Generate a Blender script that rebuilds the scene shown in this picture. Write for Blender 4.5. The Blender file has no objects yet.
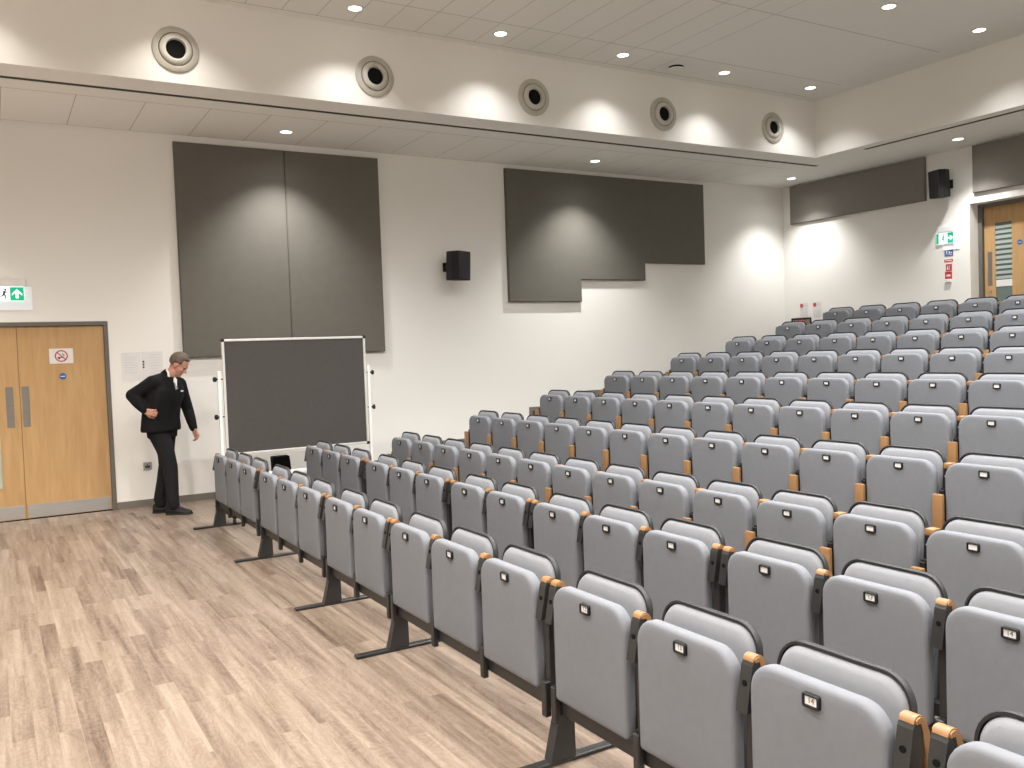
import bpy, bmesh, math, random
from mathutils import Vector, Matrix
random.seed(7)
S = bpy.context.scene
COL = S.collection
PI = math.pi

# ------------------------------------------------------------------ room numbers (metres)
W = 10.418        # wall at the far end of the rows
L = 11.528        # rear wall at the top of the tiers
WB = 8.49         # bulkhead face
LB = 10.073       # rear bulkhead face
HS = 4.112        # lowered ceiling
HC = 4.89         # raised ceiling
X0, Y0 = -4.0, -3.5
IX0, IY0 = -2.6, -1.7
XK = [1.772, 2.662, 3.496, 4.400, 5.308, 6.216, 7.238, 8.166, 9.086, 10.027]
ZB = [0.658, 0.658, 0.693, 0.853, 1.025, 1.199, 1.376, 1.555, 1.735, 1.914]
DECK = [z - 0.658 for z in ZB]
ROW_Y = 8.1756
FLOOR_Y = 8.382
PITCH = 0.5

# ------------------------------------------------------------------ camera
CAM = Vector((0, 0, 1.588))
FW = Vector((0.50804541, 0.86043946, -0.03916367))
RT = Vector((0.85984618, -0.50931351, -0.03555691))
UP = Vector((0.05054116, 0.0156102, 0.99859998))
cd = bpy.data.cameras.new('camera')
cam = bpy.data.objects.new('camera', cd)
COL.objects.link(cam)
cd.sensor_fit = 'HORIZONTAL'
cd.sensor_width = 36.0
cd.lens = 881.58 / 1024 * 36.0
cd.clip_start = 0.05
cd.clip_end = 100
M = Matrix.Identity(4)
for i in range(3):
    M[i][0] = RT[i]; M[i][1] = UP[i]; M[i][2] = -FW[i]; M[i][3] = CAM[i]
cam.matrix_world = M
S.camera = cam

def project(p):
    d = Vector(p) - CAM
    c = d.dot(FW)
    if c < 0.05: return None
    return 512 + 881.58 * d.dot(RT) / c, 384 - 881.58 * d.dot(UP) / c

# ------------------------------------------------------------------ node helpers / materials
def srgb(r, g, b):
    f = lambda v: (v / 255) / 12.92 if v / 255 <= 0.04045 else ((v / 255 + 0.055) / 1.055) ** 2.4
    return (f(r), f(g), f(b), 1)

def new_mat(name, color=(0.8, 0.8, 0.8, 1), rough=0.6, metal=0.0, spec=0.5):
    m = bpy.data.materials.new(name); m.use_nodes = True
    b = m.node_tree.nodes['Principled BSDF']
    b.inputs['Base Color'].default_value = color
    b.inputs['Roughness'].default_value = rough
    b.inputs['Metallic'].default_value = metal
    b.inputs['Specular IOR Level'].default_value = spec
    return m, m.node_tree.nodes, m.node_tree.links, b

def noise_tint(m, scale, lo, hi, coords='Object', detail=4, stretch=(1, 1, 1), bump=0.0, bump_scale=None):
    """colour varied between lo and hi by noise, with an optional fine bump"""
    nt = m.node_tree; n = nt.nodes; l = nt.links; b = n['Principled BSDF']
    tc = n.new('ShaderNodeTexCoord'); mp = n.new('ShaderNodeMapping')
    mp.inputs['Scale'].default_value = stretch
    l.new(tc.outputs[coords], mp.inputs['Vector'])
    nz = n.new('ShaderNodeTexNoise'); nz.inputs['Scale'].default_value = scale; nz.inputs['Detail'].default_value = detail
    l.new(mp.outputs['Vector'], nz.inputs['Vector'])
    mx = n.new('ShaderNodeMix'); mx.data_type = 'RGBA'
    mx.inputs[6].default_value = lo; mx.inputs[7].default_value = hi
    l.new(nz.outputs['Fac'], mx.inputs[0]); l.new(mx.outputs[2], b.inputs['Base Color'])
    if bump:
        n2 = n.new('ShaderNodeTexNoise'); n2.inputs['Scale'].default_value = bump_scale or scale * 8
        l.new(mp.outputs['Vector'], n2.inputs['Vector'])
        bp = n.new('ShaderNodeBump'); bp.inputs['Strength'].default_value = bump; bp.inputs['Distance'].default_value = 0.002
        l.new(n2.outputs['Fac'], bp.inputs['Height']); l.new(bp.outputs['Normal'], b.inputs['Normal'])
    return m

def mat_noise(name, lo, hi, scale=6, rough=0.6, metal=0, spec=0.5, bump=0, bump_scale=None, stretch=(1, 1, 1)):
    m, n, l, b = new_mat(name, lo, rough, metal, spec)
    return noise_tint(m, scale, lo, hi, stretch=stretch, bump=bump, bump_scale=bump_scale)

def g(v, w=None): return (v, v, v, 1) if w is None else (v * w[0], v * w[1], v * w[2], 1)

MAT = {}
MAT['wall'] = mat_noise('wall_paint', (0.855, 0.845, 0.82, 1), (0.875, 0.865, 0.84, 1), 1.3, 0.75, spec=0.25, bump=0.05, bump_scale=120)
MAT['bulkhead'] = mat_noise('bulkhead_paint', (0.84, 0.825, 0.79, 1), (0.855, 0.84, 0.81, 1), 1.0, 0.8, spec=0.2)
MAT['panel'] = mat_noise('acoustic_fabric', (0.138, 0.131, 0.114, 1), (0.160, 0.152, 0.134, 1), 9, 0.95, spec=0.1, bump=0.3, bump_scale=260)
MAT['panel_lit'] = mat_noise('acoustic_fabric_rear_lit', (0.215, 0.202, 0.185, 1), (0.245, 0.231, 0.212, 1), 9, 0.95, spec=0.1, bump=0.3, bump_scale=260)  # paler copy of the panel fabric, rear-wall light put into its colour
MAT['fabric'] = mat_noise('seat_fabric_shaded', (0.168, 0.177, 0.199, 1), (0.190, 0.200, 0.223, 1), 30, 0.9, spec=0.2, bump=0.25, bump_scale=420)  # seat fabric darkened in colour for the shaded cushion fronts
MAT['fabric_lit'] = mat_noise('backrest_fabric_lit', (0.225, 0.236, 0.261, 1), (0.253, 0.264, 0.289, 1), 30, 0.9, spec=0.2, bump=0.25, bump_scale=420)  # same seat fabric kept lighter, light from above put into the colour
MAT['shell'] = mat_noise('charcoal_plastic', (0.017, 0.018, 0.020, 1), (0.024, 0.025, 0.027, 1), 40, 0.5, spec=0.4, bump=0.1, bump_scale=300)
MAT['steel'] = mat_noise('dark_steel', (0.017, 0.017, 0.018, 1), (0.024, 0.024, 0.024, 1), 20, 0.42, spec=0.5)
MAT['black'] = mat_noise('black_plastic', (0.008, 0.008, 0.009, 1), (0.012, 0.012, 0.013, 1), 30, 0.55, spec=0.35)
MAT['armwood'] = mat_noise('beech_arm', (0.235, 0.122, 0.050, 1), (0.305, 0.166, 0.072, 1), 7, 0.42, stretch=(3, 3, 0.6))
MAT['white'] = mat_noise('white_plastic', (0.78, 0.78, 0.77, 1), (0.82, 0.82, 0.81, 1), 10, 0.4)
MAT['paper'] = mat_noise('white_paper', (0.74, 0.73, 0.74, 1), (0.80, 0.79, 0.79, 1), 12, 0.85, spec=0.2)
MAT['plate'] = mat_noise('number_insert', (0.72, 0.73, 0.74, 1), (0.80, 0.80, 0.80, 1), 50, 0.35)
MAT['ink'] = mat_noise('dark_ink', (0.03, 0.03, 0.035, 1), (0.06, 0.06, 0.06, 1), 60, 0.7)
MAT['greyink'] = mat_noise('grey_print', (0.58, 0.585, 0.60, 1), (0.68, 0.68, 0.69, 1), 60, 0.8)
MAT['frame'] = mat_noise('door_frame_paint', (0.125, 0.115, 0.10, 1), (0.145, 0.135, 0.12, 1), 5, 0.55)
MAT['skirt'] = mat_noise('skirting_paint', (0.165, 0.15, 0.128, 1), (0.19, 0.175, 0.15, 1), 5, 0.6)
MAT['deck'] = mat_noise('deck_carpet', (0.085, 0.080, 0.066, 1), (0.115, 0.108, 0.090, 1), 60, 0.95, spec=0.1, bump=0.4, bump_scale=300)
MAT['alu'] = mat_noise('brushed_aluminium', (0.44, 0.44, 0.43, 1), (0.56, 0.56, 0.55, 1), 4, 0.38, metal=0.85, stretch=(1, 1, 30))
MAT['alu_dark'] = mat_noise('satin_steel', (0.20, 0.19, 0.175, 1), (0.26, 0.25, 0.235, 1), 4, 0.45, metal=0.5, stretch=(1, 1, 30))
MAT['alu_white'] = mat_noise('pale_aluminium', (0.62, 0.62, 0.60, 1), (0.70, 0.70, 0.68, 1), 10, 0.4, metal=0.3)
MAT['felt'] = mat_noise('pinboard_felt', (0.066, 0.062, 0.060, 1), (0.080, 0.075, 0.073, 1), 20, 0.95, spec=0.1, bump=0.3, bump_scale=300)
MAT['vent'] = mat_noise('vent_metal', (0.47, 0.45, 0.39, 1), (0.51, 0.49, 0.43, 1), 8, 0.5)
MAT['ventface'] = mat_noise('nozzle_metal', (0.54, 0.52, 0.47, 1), (0.58, 0.56, 0.51, 1), 8, 0.45)
MAT['void'] = mat_noise('duct_black', (0.006, 0.006, 0.006, 1), (0.010, 0.010, 0.010, 1), 8, 0.9, spec=0.1)
MAT['slot'] = mat_noise('slot_dark', (0.035, 0.032, 0.028, 1), (0.05, 0.046, 0.04, 1), 8, 0.8)
MAT['red'] = mat_noise('sign_red', (0.46, 0.03, 0.04, 1), (0.52, 0.05, 0.06, 1), 20, 0.5)
MAT['blue'] = mat_noise('sign_blue', (0.02, 0.09, 0.36, 1), (0.03, 0.12, 0.42, 1), 20, 0.5)
MAT['green'] = mat_noise('sign_green', (0.0, 0.28, 0.14, 1), (0.01, 0.32, 0.17, 1), 20, 0.5)
MAT['skin'] = mat_noise('skin', (0.46, 0.23, 0.165, 1), (0.55, 0.30, 0.225, 1), 14, 0.55, spec=0.35)
MAT['hair'] = mat_noise('greying_hair', (0.065, 0.046, 0.034, 1), (0.15, 0.118, 0.09, 1), 60, 0.7, spec=0.3)
MAT['jacket'] = mat_noise('black_cloth', (0.0065, 0.0065, 0.007, 1), (0.011, 0.011, 0.012, 1), 25, 0.85, spec=0.15, bump=0.3, bump_scale=200)
MAT['trouser'] = mat_noise('charcoal_cloth', (0.011, 0.011, 0.013, 1), (0.017, 0.017, 0.019, 1), 25, 0.85, spec=0.15, bump=0.3, bump_scale=200)
MAT['leather'] = mat_noise('black_leather', (0.005, 0.005, 0.005, 1), (0.008, 0.008, 0.008, 1), 25, 0.5, spec=0.25)
MAT['shirt'] = mat_noise('white_shirt', (0.70, 0.69, 0.66, 1), (0.76, 0.75, 0.72, 1), 25, 0.85)
MAT['scarf'] = mat_noise('grey_tie', (0.14, 0.17, 0.18, 1), (0.45, 0.47, 0.45, 1), 50, 0.8)
MAT['scarf_pale'] = mat_noise('pale_cloth', (0.42, 0.36, 0.31, 1), (0.55, 0.48, 0.42, 1), 30, 0.85)
MAT['rubber'] = mat_noise('rubber', (0.012, 0.012, 0.012, 1), (0.018, 0.018, 0.018, 1), 20, 0.7)

def door_wood():
    m, n, l, b = new_mat('oak_veneer', rough=0.42, spec=0.4)
    tc = n.new('ShaderNodeTexCoord'); mp = n.new('ShaderNodeMapping'); mp.inputs['Scale'].default_value = (5, 5, 0.55)
    l.new(tc.outputs['Object'], mp.inputs['Vector'])
    nz = n.new('ShaderNodeTexNoise'); nz.inputs['Scale'].default_value = 3.5; nz.inputs['Detail'].default_value = 6; nz.inputs['Distortion'].default_value = 0.6
    l.new(mp.outputs['Vector'], nz.inputs['Vector'])
    cr = n.new('ShaderNodeValToRGB')
    cr.color_ramp.elements[0].position = 0.3; cr.color_ramp.elements[0].color = (0.46, 0.28, 0.125, 1)
    cr.color_ramp.elements[1].position = 0.72; cr.color_ramp.elements[1].color = (0.55, 0.35, 0.165, 1)
    l.new(nz.outputs['Fac'], cr.inputs['Fac']); l.new(cr.outputs['Color'], b.inputs['Base Color'])
    return m
MAT['oak'] = door_wood()

def math_node(n, l, op, a, b=None):
    m = n.new('ShaderNodeMath'); m.operation = op
    for i, v in enumerate((a, b)):
        if v is None: continue
        if isinstance(v, (int, float)): m.inputs[i].default_value = v
        else: l.new(v, m.inputs[i])
    return m.outputs[0]

def floor_material():
    m, n, l, b = new_mat('wood_plank_vinyl', rough=0.40, spec=0.35)
    tc = n.new('ShaderNodeTexCoord')
    sp = n.new('ShaderNodeSeparateXYZ'); l.new(tc.outputs['Object'], sp.inputs[0])
    cb = n.new('ShaderNodeCombineXYZ'); l.new(sp.outputs['Y'], cb.inputs['X']); l.new(sp.outputs['X'], cb.inputs['Y'])
    br = n.new('ShaderNodeTexBrick')
    br.offset = 0.37; br.offset_frequency = 2
    br.inputs['Color1'].default_value = (0, 0, 0, 1); br.inputs['Color2'].default_value = (1, 1, 1, 1); br.inputs['Mortar'].default_value = (0.4, 0.4, 0.4, 1)
    br.inputs['Scale'].default_value = 1.0; br.inputs['Mortar Size'].default_value = 0.0012
    br.inputs['Brick Width'].default_value = 0.92; br.inputs['Row Height'].default_value = 0.088
    l.new(cb.outputs[0], br.inputs['Vector'])
    rnd = n.new('ShaderNodeSeparateColor'); l.new(br.outputs['Color'], rnd.inputs[0])
    # plank-random offset for the grain
    off = math_node(n, l, 'MULTIPLY', rnd.outputs[0], 37.0)
    def grain(sx, sy, scale, detail, dist, extra=0.0):
        c2 = n.new('ShaderNodeCombineXYZ')
        l.new(math_node(n, l, 'MULTIPLY', sp.outputs['X'], sx), c2.inputs['X'])
        l.new(math_node(n, l, 'MULTIPLY', sp.outputs['Y'], sy), c2.inputs['Y'])
        l.new(math_node(n, l, 'ADD', off, extra), c2.inputs['Z'])
        z = n.new('ShaderNodeTexNoise'); z.inputs['Scale'].default_value = scale; z.inputs['Detail'].default_value = detail; z.inputs['Distortion'].default_value = dist
        l.new(c2.outputs[0], z.inputs['Vector']); return z.outputs['Fac']
    streak = grain(17.0, 0.9, 1.0, 3, 0.5)
    fine = grain(60.0, 2.6, 1.0, 4, 0.8, 5.0)
    knots = grain(7.0, 2.6, 1.0, 2, 2.6, 11.0)
    ring = math_node(n, l, 'SINE', math_node(n, l, 'MULTIPLY', knots, 46.0))
    ring = math_node(n, l, 'MULTIPLY', math_node(n, l, 'ADD', ring, 1.0), 0.5)
    broad = grain(1.6, 0.9, 1.0, 2, 0.0, 3.0)
    v = math_node(n, l, 'MULTIPLY', streak, 0.62)
    v = math_node(n, l, 'ADD', v, math_node(n, l, 'MULTIPLY', fine, 0.20))
    v = math_node(n, l, 'ADD', v, math_node(n, l, 'MULTIPLY', ring, 0.07))
    v = math_node(n, l, 'ADD', v, math_node(n, l, 'MULTIPLY', rnd.outputs[0], 0.13))
    v = math_node(n, l, 'ADD', v, math_node(n, l, 'MULTIPLY', broad, 0.12))
    cr = n.new('ShaderNodeValToRGB'); e = cr.color_ramp.elements
    e[0].position = 0.36; e[0].color = (0.092, 0.062, 0.045, 1)
    e[1].position = 0.80; e[1].color = (0.320, 0.257, 0.203, 1)
    k = e.new(0.47); k.color = (0.155, 0.114, 0.087, 1)
    k = e.new(0.56); k.color = (0.203, 0.154, 0.118, 1)
    k = e.new(0.66); k.color = (0.252, 0.198, 0.155, 1)
    l.new(v, cr.inputs['Fac'])
    mx = n.new('ShaderNodeMix'); mx.data_type = 'RGBA'; mx.inputs[7].default_value = (0.25, 0.19, 0.14, 1)
    l.new(math_node(n, l, 'MULTIPLY', br.outputs['Fac'], 0.7), mx.inputs[0]); l.new(cr.outputs['Color'], mx.inputs[6])
    l.new(mx.outputs[2], b.inputs['Base Color'])
    return m
MAT['floor'] = floor_material()

def seam_material(name, base, seam, xp, xo, ylines, lim, half=0.004, xmax=99):
    """painted ceiling tiles: thin joints on a world grid inside the field lim = (x0,x1,y0,y1)"""
    m, n, l, b = new_mat(name, base, 0.85, 0, 0.15)
    tc = n.new('ShaderNodeTexCoord'); sp = n.new('ShaderNodeSeparateXYZ'); l.new(tc.outputs['Object'], sp.inputs[0])
    def line(c, pitch, o):
        t = math_node(n, l, 'DIVIDE', math_node(n, l, 'SUBTRACT', c, o), pitch)
        t = math_node(n, l, 'FRACT', math_node(n, l, 'ADD', t, 100.5))
        t = math_node(n, l, 'ABSOLUTE', math_node(n, l, 'SUBTRACT', t, 0.5))
        return math_node(n, l, 'LESS_THAN', t, half / pitch)
    a = math_node(n, l, 'MULTIPLY', line(sp.outputs['X'], xp, xo), math_node(n, l, 'LESS_THAN', sp.outputs['X'], xmax))
    for yl in ylines:
        t = math_node(n, l, 'ABSOLUTE', math_node(n, l, 'SUBTRACT', sp.outputs['Y'], yl))
        a = math_node(n, l, 'MAXIMUM', a, math_node(n, l, 'LESS_THAN', t, half * 1.5))
    for c, v, op in ((sp.outputs['X'], lim[0], 'GREATER_THAN'), (sp.outputs['X'], lim[1], 'LESS_THAN'), (sp.outputs['Y'], lim[2], 'GREATER_THAN'), (sp.outputs['Y'], lim[3], 'LESS_THAN')):
        a = math_node(n, l, 'MULTIPLY', a, math_node(n, l, op, c, v))
    nz = n.new('ShaderNodeTexNoise'); nz.inputs['Scale'].default_value = 25; l.new(tc.outputs['Object'], nz.inputs['Vector'])
    m2 = n.new('ShaderNodeMix'); m2.data_type = 'RGBA'; m2.inputs[6].default_value = base
    m2.inputs[7].default_value = tuple(min(1, c * 1.03) for c in base[:3]) + (1,)
    l.new(nz.outputs['Fac'], m2.inputs[0])
    mx = n.new('ShaderNodeMix'); mx.data_type = 'RGBA'; mx.inputs[7].default_value = seam
    l.new(a, mx.inputs[0]); l.new(m2.outputs[2], mx.inputs[6]); l.new(mx.outputs[2], b.inputs['Base Color'])
    return m
MAT['ceil_up'] = seam_material('raised_ceiling_tiles', (0.85, 0.84, 0.81, 1), (0.54, 0.53, 0.50, 1), 0.345, 3.24, (8.375, 7.79, 6.40, 5.0, 3.6, 2.2), (-9, 9.75, -9, 8.385), 0.004, 7.1)
MAT['ceil_low'] = seam_material('lowered_ceiling_tiles', (0.89, 0.88, 0.855, 1), (0.55, 0.54, 0.51, 1), 0.61, 0.82, (9.215, 10.40), (-9, 10.42, 9.20, 10.41))

def emit_mat(name, col, strength):
    m, n, l, b = new_mat(name, col, 0.5)
    b.inputs['Emission Color'].default_value = col; b.inputs['Emission Strength'].default_value = strength
    return m
MAT['lens'] = emit_mat('lamp_lens', (1.0, 0.95, 0.86, 1), 7.0)
MAT['exit_green'] = emit_mat('exit_green_lit', (0.0, 0.33, 0.17, 1), 0.85)
MAT['exit_white'] = emit_mat('exit_white_lit', (0.86, 1.0, 0.97, 1), 0.75)
MAT['exit_glow'] = emit_mat('exit_diffuser', (0.80, 0.84, 0.90, 1), 0.18)

def glass_mat():
    m, n, l, b = new_mat('door_glass', (0.42, 0.56, 0.50, 1), 0.08, 0, 0.5)
    b.inputs['Transmission Weight'].default_value = 0.6
    nz = n.new('ShaderNodeTexNoise'); nz.inputs['Scale'].default_value = 3
    mx = n.new('ShaderNodeMix'); mx.data_type = 'RGBA'; mx.inputs[6].default_value = (0.38, 0.52, 0.46, 1); mx.inputs[7].default_value = (0.48, 0.60, 0.55, 1)
    l.new(nz.outputs['Fac'], mx.inputs[0]); l.new(mx.outputs[2], b.inputs['Base Color'])
    return m
MAT['glass'] = glass_mat()
MAT['blind'] = mat_noise('blind_slat', (0.36, 0.42, 0.40, 1), (0.42, 0.48, 0.45, 1), 6, 0.6)
MAT['frosted'] = mat_noise('teal_film', (0.13, 0.18, 0.165, 1), (0.16, 0.21, 0.195, 1), 3, 0.35)
MAT['palegreen'] = mat_noise('pale_glazing', (0.50, 0.58, 0.50, 1), (0.56, 0.64, 0.56, 1), 2, 0.2)

# ------------------------------------------------------------------ mesh helpers
class MB:
    def __init__(s): s.bm = bmesh.new()
    def box(s, lo, hi, mi=0, bev=0.0, seg=2, mat=None):
        r = bmesh.ops.create_cube(s.bm, size=1.0)
        vs = r['verts']
        c = [(a + b) / 2 for a, b in zip(lo, hi)]; d = [abs(b - a) for a, b in zip(lo, hi)]
        for v in vs: v.co = Vector((c[0] + v.co.x * d[0], c[1] + v.co.y * d[1], c[2] + v.co.z * d[2]))
        if mat is not None:
            for v in vs: v.co = mat @ v.co
        fs = list({f for v in vs for f in v.link_faces})
        for f in fs: f.material_index = mi
        if bev:
            es = list({e for f in fs for e in f.edges})
            rr = bmesh.ops.bevel(s.bm, geom=es, offset=bev, segments=seg, affect='EDGES', profile=0.5)
            for f in rr['faces']: f.material_index = mi
        return s
    def prism(s, pts, axis, a, b, mi=0):
        """closed polygon pts in the plane across axis, from a to b along axis (axis order x:(y,z) y:(x,z) z:(x,y))"""
        def co(p, t):
            return (t, p[0], p[1]) if axis == 0 else (p[0], t, p[1]) if axis == 1 else (p[0], p[1], t)
        A = [s.bm.verts.new(co(p, a)) for p in pts]; B = [s.bm.verts.new(co(p, b)) for p in pts]
        fs = [s.bm.faces.new(A), s.bm.faces.new(B[::-1])]
        n = len(pts)
        for i in range(n): fs.append(s.bm.faces.new((A[i], B[i], B[(i + 1) % n], A[(i + 1) % n])))
        for f in fs: f.material_index = mi
        return s
    def loft(s, rings, mi=0, cap=True):
        R = [[s.bm.verts.new(p) for p in r] for r in rings]
        n = len(R[0])
        for a, b in zip(R, R[1:]):
            for i in range(n):
                f = s.bm.faces.new((a[i], a[(i + 1) % n], b[(i + 1) % n], b[i])); f.material_index = mi
        if cap:
            for r in (R[0], R[-1]):
                f = s.bm.faces.new(r); f.material_index = mi
        return s
    def lathe(s, prof, origin, axis, mi=0, seg=32, close=False):
        """prof = [(radius, distance along axis)]"""
        ax = Vector(axis).normalized(); t = Vector((0, 0, 1)) if abs(ax.z) < 0.9 else Vector((1, 0, 0))
        u = ax.cross(t).normalized(); v = ax.cross(u)
        o = Vector(origin)
        rings = []
        for r, h in prof:
            rings.append([o + ax * h + (u * math.cos(2 * PI * i / seg) + v * math.sin(2 * PI * i / seg)) * max(r, 1e-4) for i in range(seg)])
        if close: return s.loft(rings + rings[:1], mi, False)
        return s.loft(rings, mi, True)
    def tube(s, p0, p1, r0, r1=None, mi=0, seg=12):
        p0 = Vector(p0); p1 = Vector(p1); r1 = r0 if r1 is None else r1
        return s.lathe([(r0, 0), (r1, (p1 - p0).length)], p0, p1 - p0, mi, seg)
    def sphere(s, c, r, mi=0, seg=16, scale=(1, 1, 1)):
        rr = bmesh.ops.create_uvsphere(s.bm, u_segments=seg, v_segments=max(6, seg // 2), radius=r)
        for v in rr['verts']: v.co = Vector((c[0] + v.co.x * scale[0], c[1] + v.co.y * scale[1], c[2] + v.co.z * scale[2]))
        for f in {f for v in rr['verts'] for f in v.link_faces}: f.material_index = mi
        return s
    def capsule(s, p0, r0, p1, r1, seg=12):
        p0 = Vector(p0); p1 = Vector(p1); d = (p1 - p0).length
        prof = [(r0 * math.sin(a), -r0 * math.cos(a)) for a in [0.02, 0.5, 1.0, 1.4]] + [(r0, 0), (r1, d)] + [(r1 * math.cos(a), d + r1 * math.sin(a)) for a in [0.3, 0.7, 1.1, 1.55]]
        return s.lathe(prof, p0, (p1 - p0) if d > 1e-5 else Vector((0, 0, 1)), 0, seg)
    def mesh(s, name, mats, smooth=False):
        bmesh.ops.recalc_face_normals(s.bm, faces=s.bm.faces[:])
        me = bpy.data.meshes.new(name); s.bm.to_mesh(me); s.bm.free()
        for m in (mats if isinstance(mats, (list, tuple)) else [mats]): me.materials.append(MAT[m] if isinstance(m, str) else m)
        if smooth is True:
            for p in me.polygons: p.use_smooth = True
        elif smooth:
            for p in me.polygons: p.use_smooth = True
            me.set_sharp_from_angle(angle=math.radians(smooth))
        return me

def obj(name, me, parent=None, loc=None):
    o = bpy.data.objects.new(name, me); COL.objects.link(o)
    if parent is not None: o.parent = parent
    if loc is not None: o.location = loc
    return o
def tag(o, label, cat, group=None):
    o['label'] = label; o['category'] = cat
    if group: o['group'] = group
    return o
def thing(name, label, cat, loc=(0, 0, 0), group=None, rotz=0):
    o = bpy.data.objects.new(name, None); COL.objects.link(o); o.location = loc; o.rotation_euler = (0, 0, rotz)
    o.empty_display_size = 0.1
    return tag(o, label, cat, group)
def struct(name, me):
    o = obj(name, me); o['kind'] = 'structure'; return o
def copy_tree(o, parent=None):
    c = o.copy(); COL.objects.link(c)
    if parent is not None: c.parent = parent
    for ch in list(o.children): copy_tree(ch, c)
    return c
def rrect(hw, z0, z1, rt, rb, n=7):
    """rounded outline in (y,z): half width hw, top corner radius rt, bottom corner radius rb"""
    pts = []
    for cx, cz, r, a0 in ((hw - rt, z1 - rt, rt, 0), (-hw + rt, z1 - rt, rt, PI / 2), (-hw + rb, z0 + rb, rb, PI), (hw - rb, z0 + rb, rb, 1.5 * PI)):
        for i in range(n + 1):
            a = a0 + PI / 2 * i / n
            pts.append((cx + r * math.cos(a), cz + r * math.sin(a)))
    return pts
ORD = ['first', 'second', 'third', 'fourth', 'fifth', 'sixth', 'seventh', 'eighth', 'ninth', 'tenth', 'eleventh', 'twelfth', 'thirteenth', 'fourteenth', 'fifteenth']

# ------------------------------------------------------------------ room shell
T = 0.15
b = MB(); b.box((X0, Y0, -0.12), (L, W, 0)); struct('floor', b.mesh('floor', 'floor'))
DX0, DX1, DZ = -0.605, 1.112, 2.048      # double door opening in the far wall
b = MB()
b.box((X0 - T, W, -0.12), (DX0, W + T, HC + 0.3)); b.box((DX0, W, DZ), (DX1, W + T, HC + 0.3)); b.box((DX1, W, -0.12), (L + 0.55, W + T, HC + 0.3))
struct('wall_far', b.mesh('wall_far', 'wall'))
RY0, RY1, RZ0, RZ1 = 5.30, 7.165, DECK[9], 3.335   # doorway in the rear wall
b = MB()
b.box((L, RY1, -0.12), (L + 0.4, W, HC + 0.3)); b.box((L, RY0, RZ1), (L + 0.4, RY1, HC + 0.3)); b.box((L, RY0, -0.12), (L + 0.4, RY1, RZ0)); b.box((L, Y0 - T, -0.12), (L + 0.4, RY0, HC + 0.3))
struct('wall_rear', b.mesh('wall_rear', 'wall'))
b = MB(); b.box((X0 - T, Y0 - T, -0.12), (X0, W, HC + 0.3)); struct('wall_front', b.mesh('wall_front', 'wall'))
b = MB(); b.box((X0, Y0 - T, -0.12), (L, Y0, HC + 0.3)); struct('wall_near', b.mesh('wall_near', 'wall'))
b = MB(); b.box((IX0, IY0, HC), (LB, WB, HC + 0.12)); struct('ceiling_upper', b.mesh('ceiling_upper', 'ceil_up'))
b = MB()
b.box((X0, WB, HS), (L, W, HC + 0.12)); b.box((LB, Y0, HS), (L, WB, HC + 0.12)); b.box((X0, Y0, HS), (IX0, WB, HC + 0.12)); b.box((IX0, Y0, HS), (LB, IY0, HC + 0.12))
me = b.mesh('ceiling_soffit', ['bulkhead', 'ceil_low'])
for p in me.polygons:
    if p.normal.z < -0.9: p.material_index = 1
struct('ceiling_soffit', me)

# stepped seating platforms behind the floor rows
starts = [None, None, 3.06] + [XK[k] - 0.77 for k in range(3, 10)] + [L]
starts[5] = 5.58
for k in range(2, 10):
    b = MB(); b.box((starts[k], -2.6, 0.0), (starts[k + 1], W, DECK[k]))
    b.box((starts[k] - 0.004, -2.6, DECK[k] - 0.03), (starts[k] + 0.05, W - 0.02, DECK[k] + 0.004))
    struct('platform', b.mesh('platform', 'deck'))
    b = MB()
    b.box((starts[k], W - 0.014, DECK[k]), (starts[k + 1], W, DECK[k] + 0.06))
    if k > 2: b.box((starts[k] - 0.055, W - 0.014, DECK[k - 1] + 0.06), (starts[k], W, DECK[k] + 0.06))
    struct('trim_%d' % (k - 1), b.mesh('trim', 'skirt'))
b = MB(); b.box((1.115, W - 0.016, 0), (3.06, W, 0.078)); struct('baseboard_far', b.mesh('baseboard_far', 'skirt'))
b = MB(); b.box((X0, W - 0.016, 0), (DX0 - 0.005, W, 0.078)); struct('baseboard_far_left', b.mesh('baseboard_far', 'skirt'))

# linear air slots in the lowered ceiling
def slot(lo, hi, label):
    o = MB().box(lo, hi, 0); alongx = hi[0] - lo[0] > hi[1] - lo[1]
    r = thing('slot_diffuser', label, 'air vent', ((lo[0] + hi[0]) / 2, (lo[1] + hi[1]) / 2, HS), 'slot diffusers')
    c = Vector(r.location)
    q = MB(); q.box(Vector(lo) - c, Vector(hi) - c); obj('slot_opening', q.mesh('slot_opening', 'slot'), r)
    q = MB()
    for s in (-1, 1):
        if alongx:
            y = c.y + s * 0.044; q.box(Vector((lo[0] - 0.01, y - 0.006, HS - 0.006)) - c, Vector((hi[0] + 0.01, y + 0.006, HS + 0.001)) - c)
        else:
            x = c.x + s * 0.044; q.box(Vector((x - 0.006, lo[1] - 0.01, HS - 0.006)) - c, Vector((x + 0.006, hi[1] + 0.01, HS + 0.001)) - c)
    obj('edge_trim', q.mesh('edge_trim', 'bulkhead'), r)
    o.bm.free()
slot((-2.2, 8.838, HS - 0.004), (10.56, 8.910, HS + 0.002), 'long dark slot air diffuser in the lowered ceiling above the far wall')
slot((10.229, 0.3, HS - 0.004), (10.301, 7.84, HS + 0.002), 'long dark slot air diffuser in the lowered ceiling along the rear wall')

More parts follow.
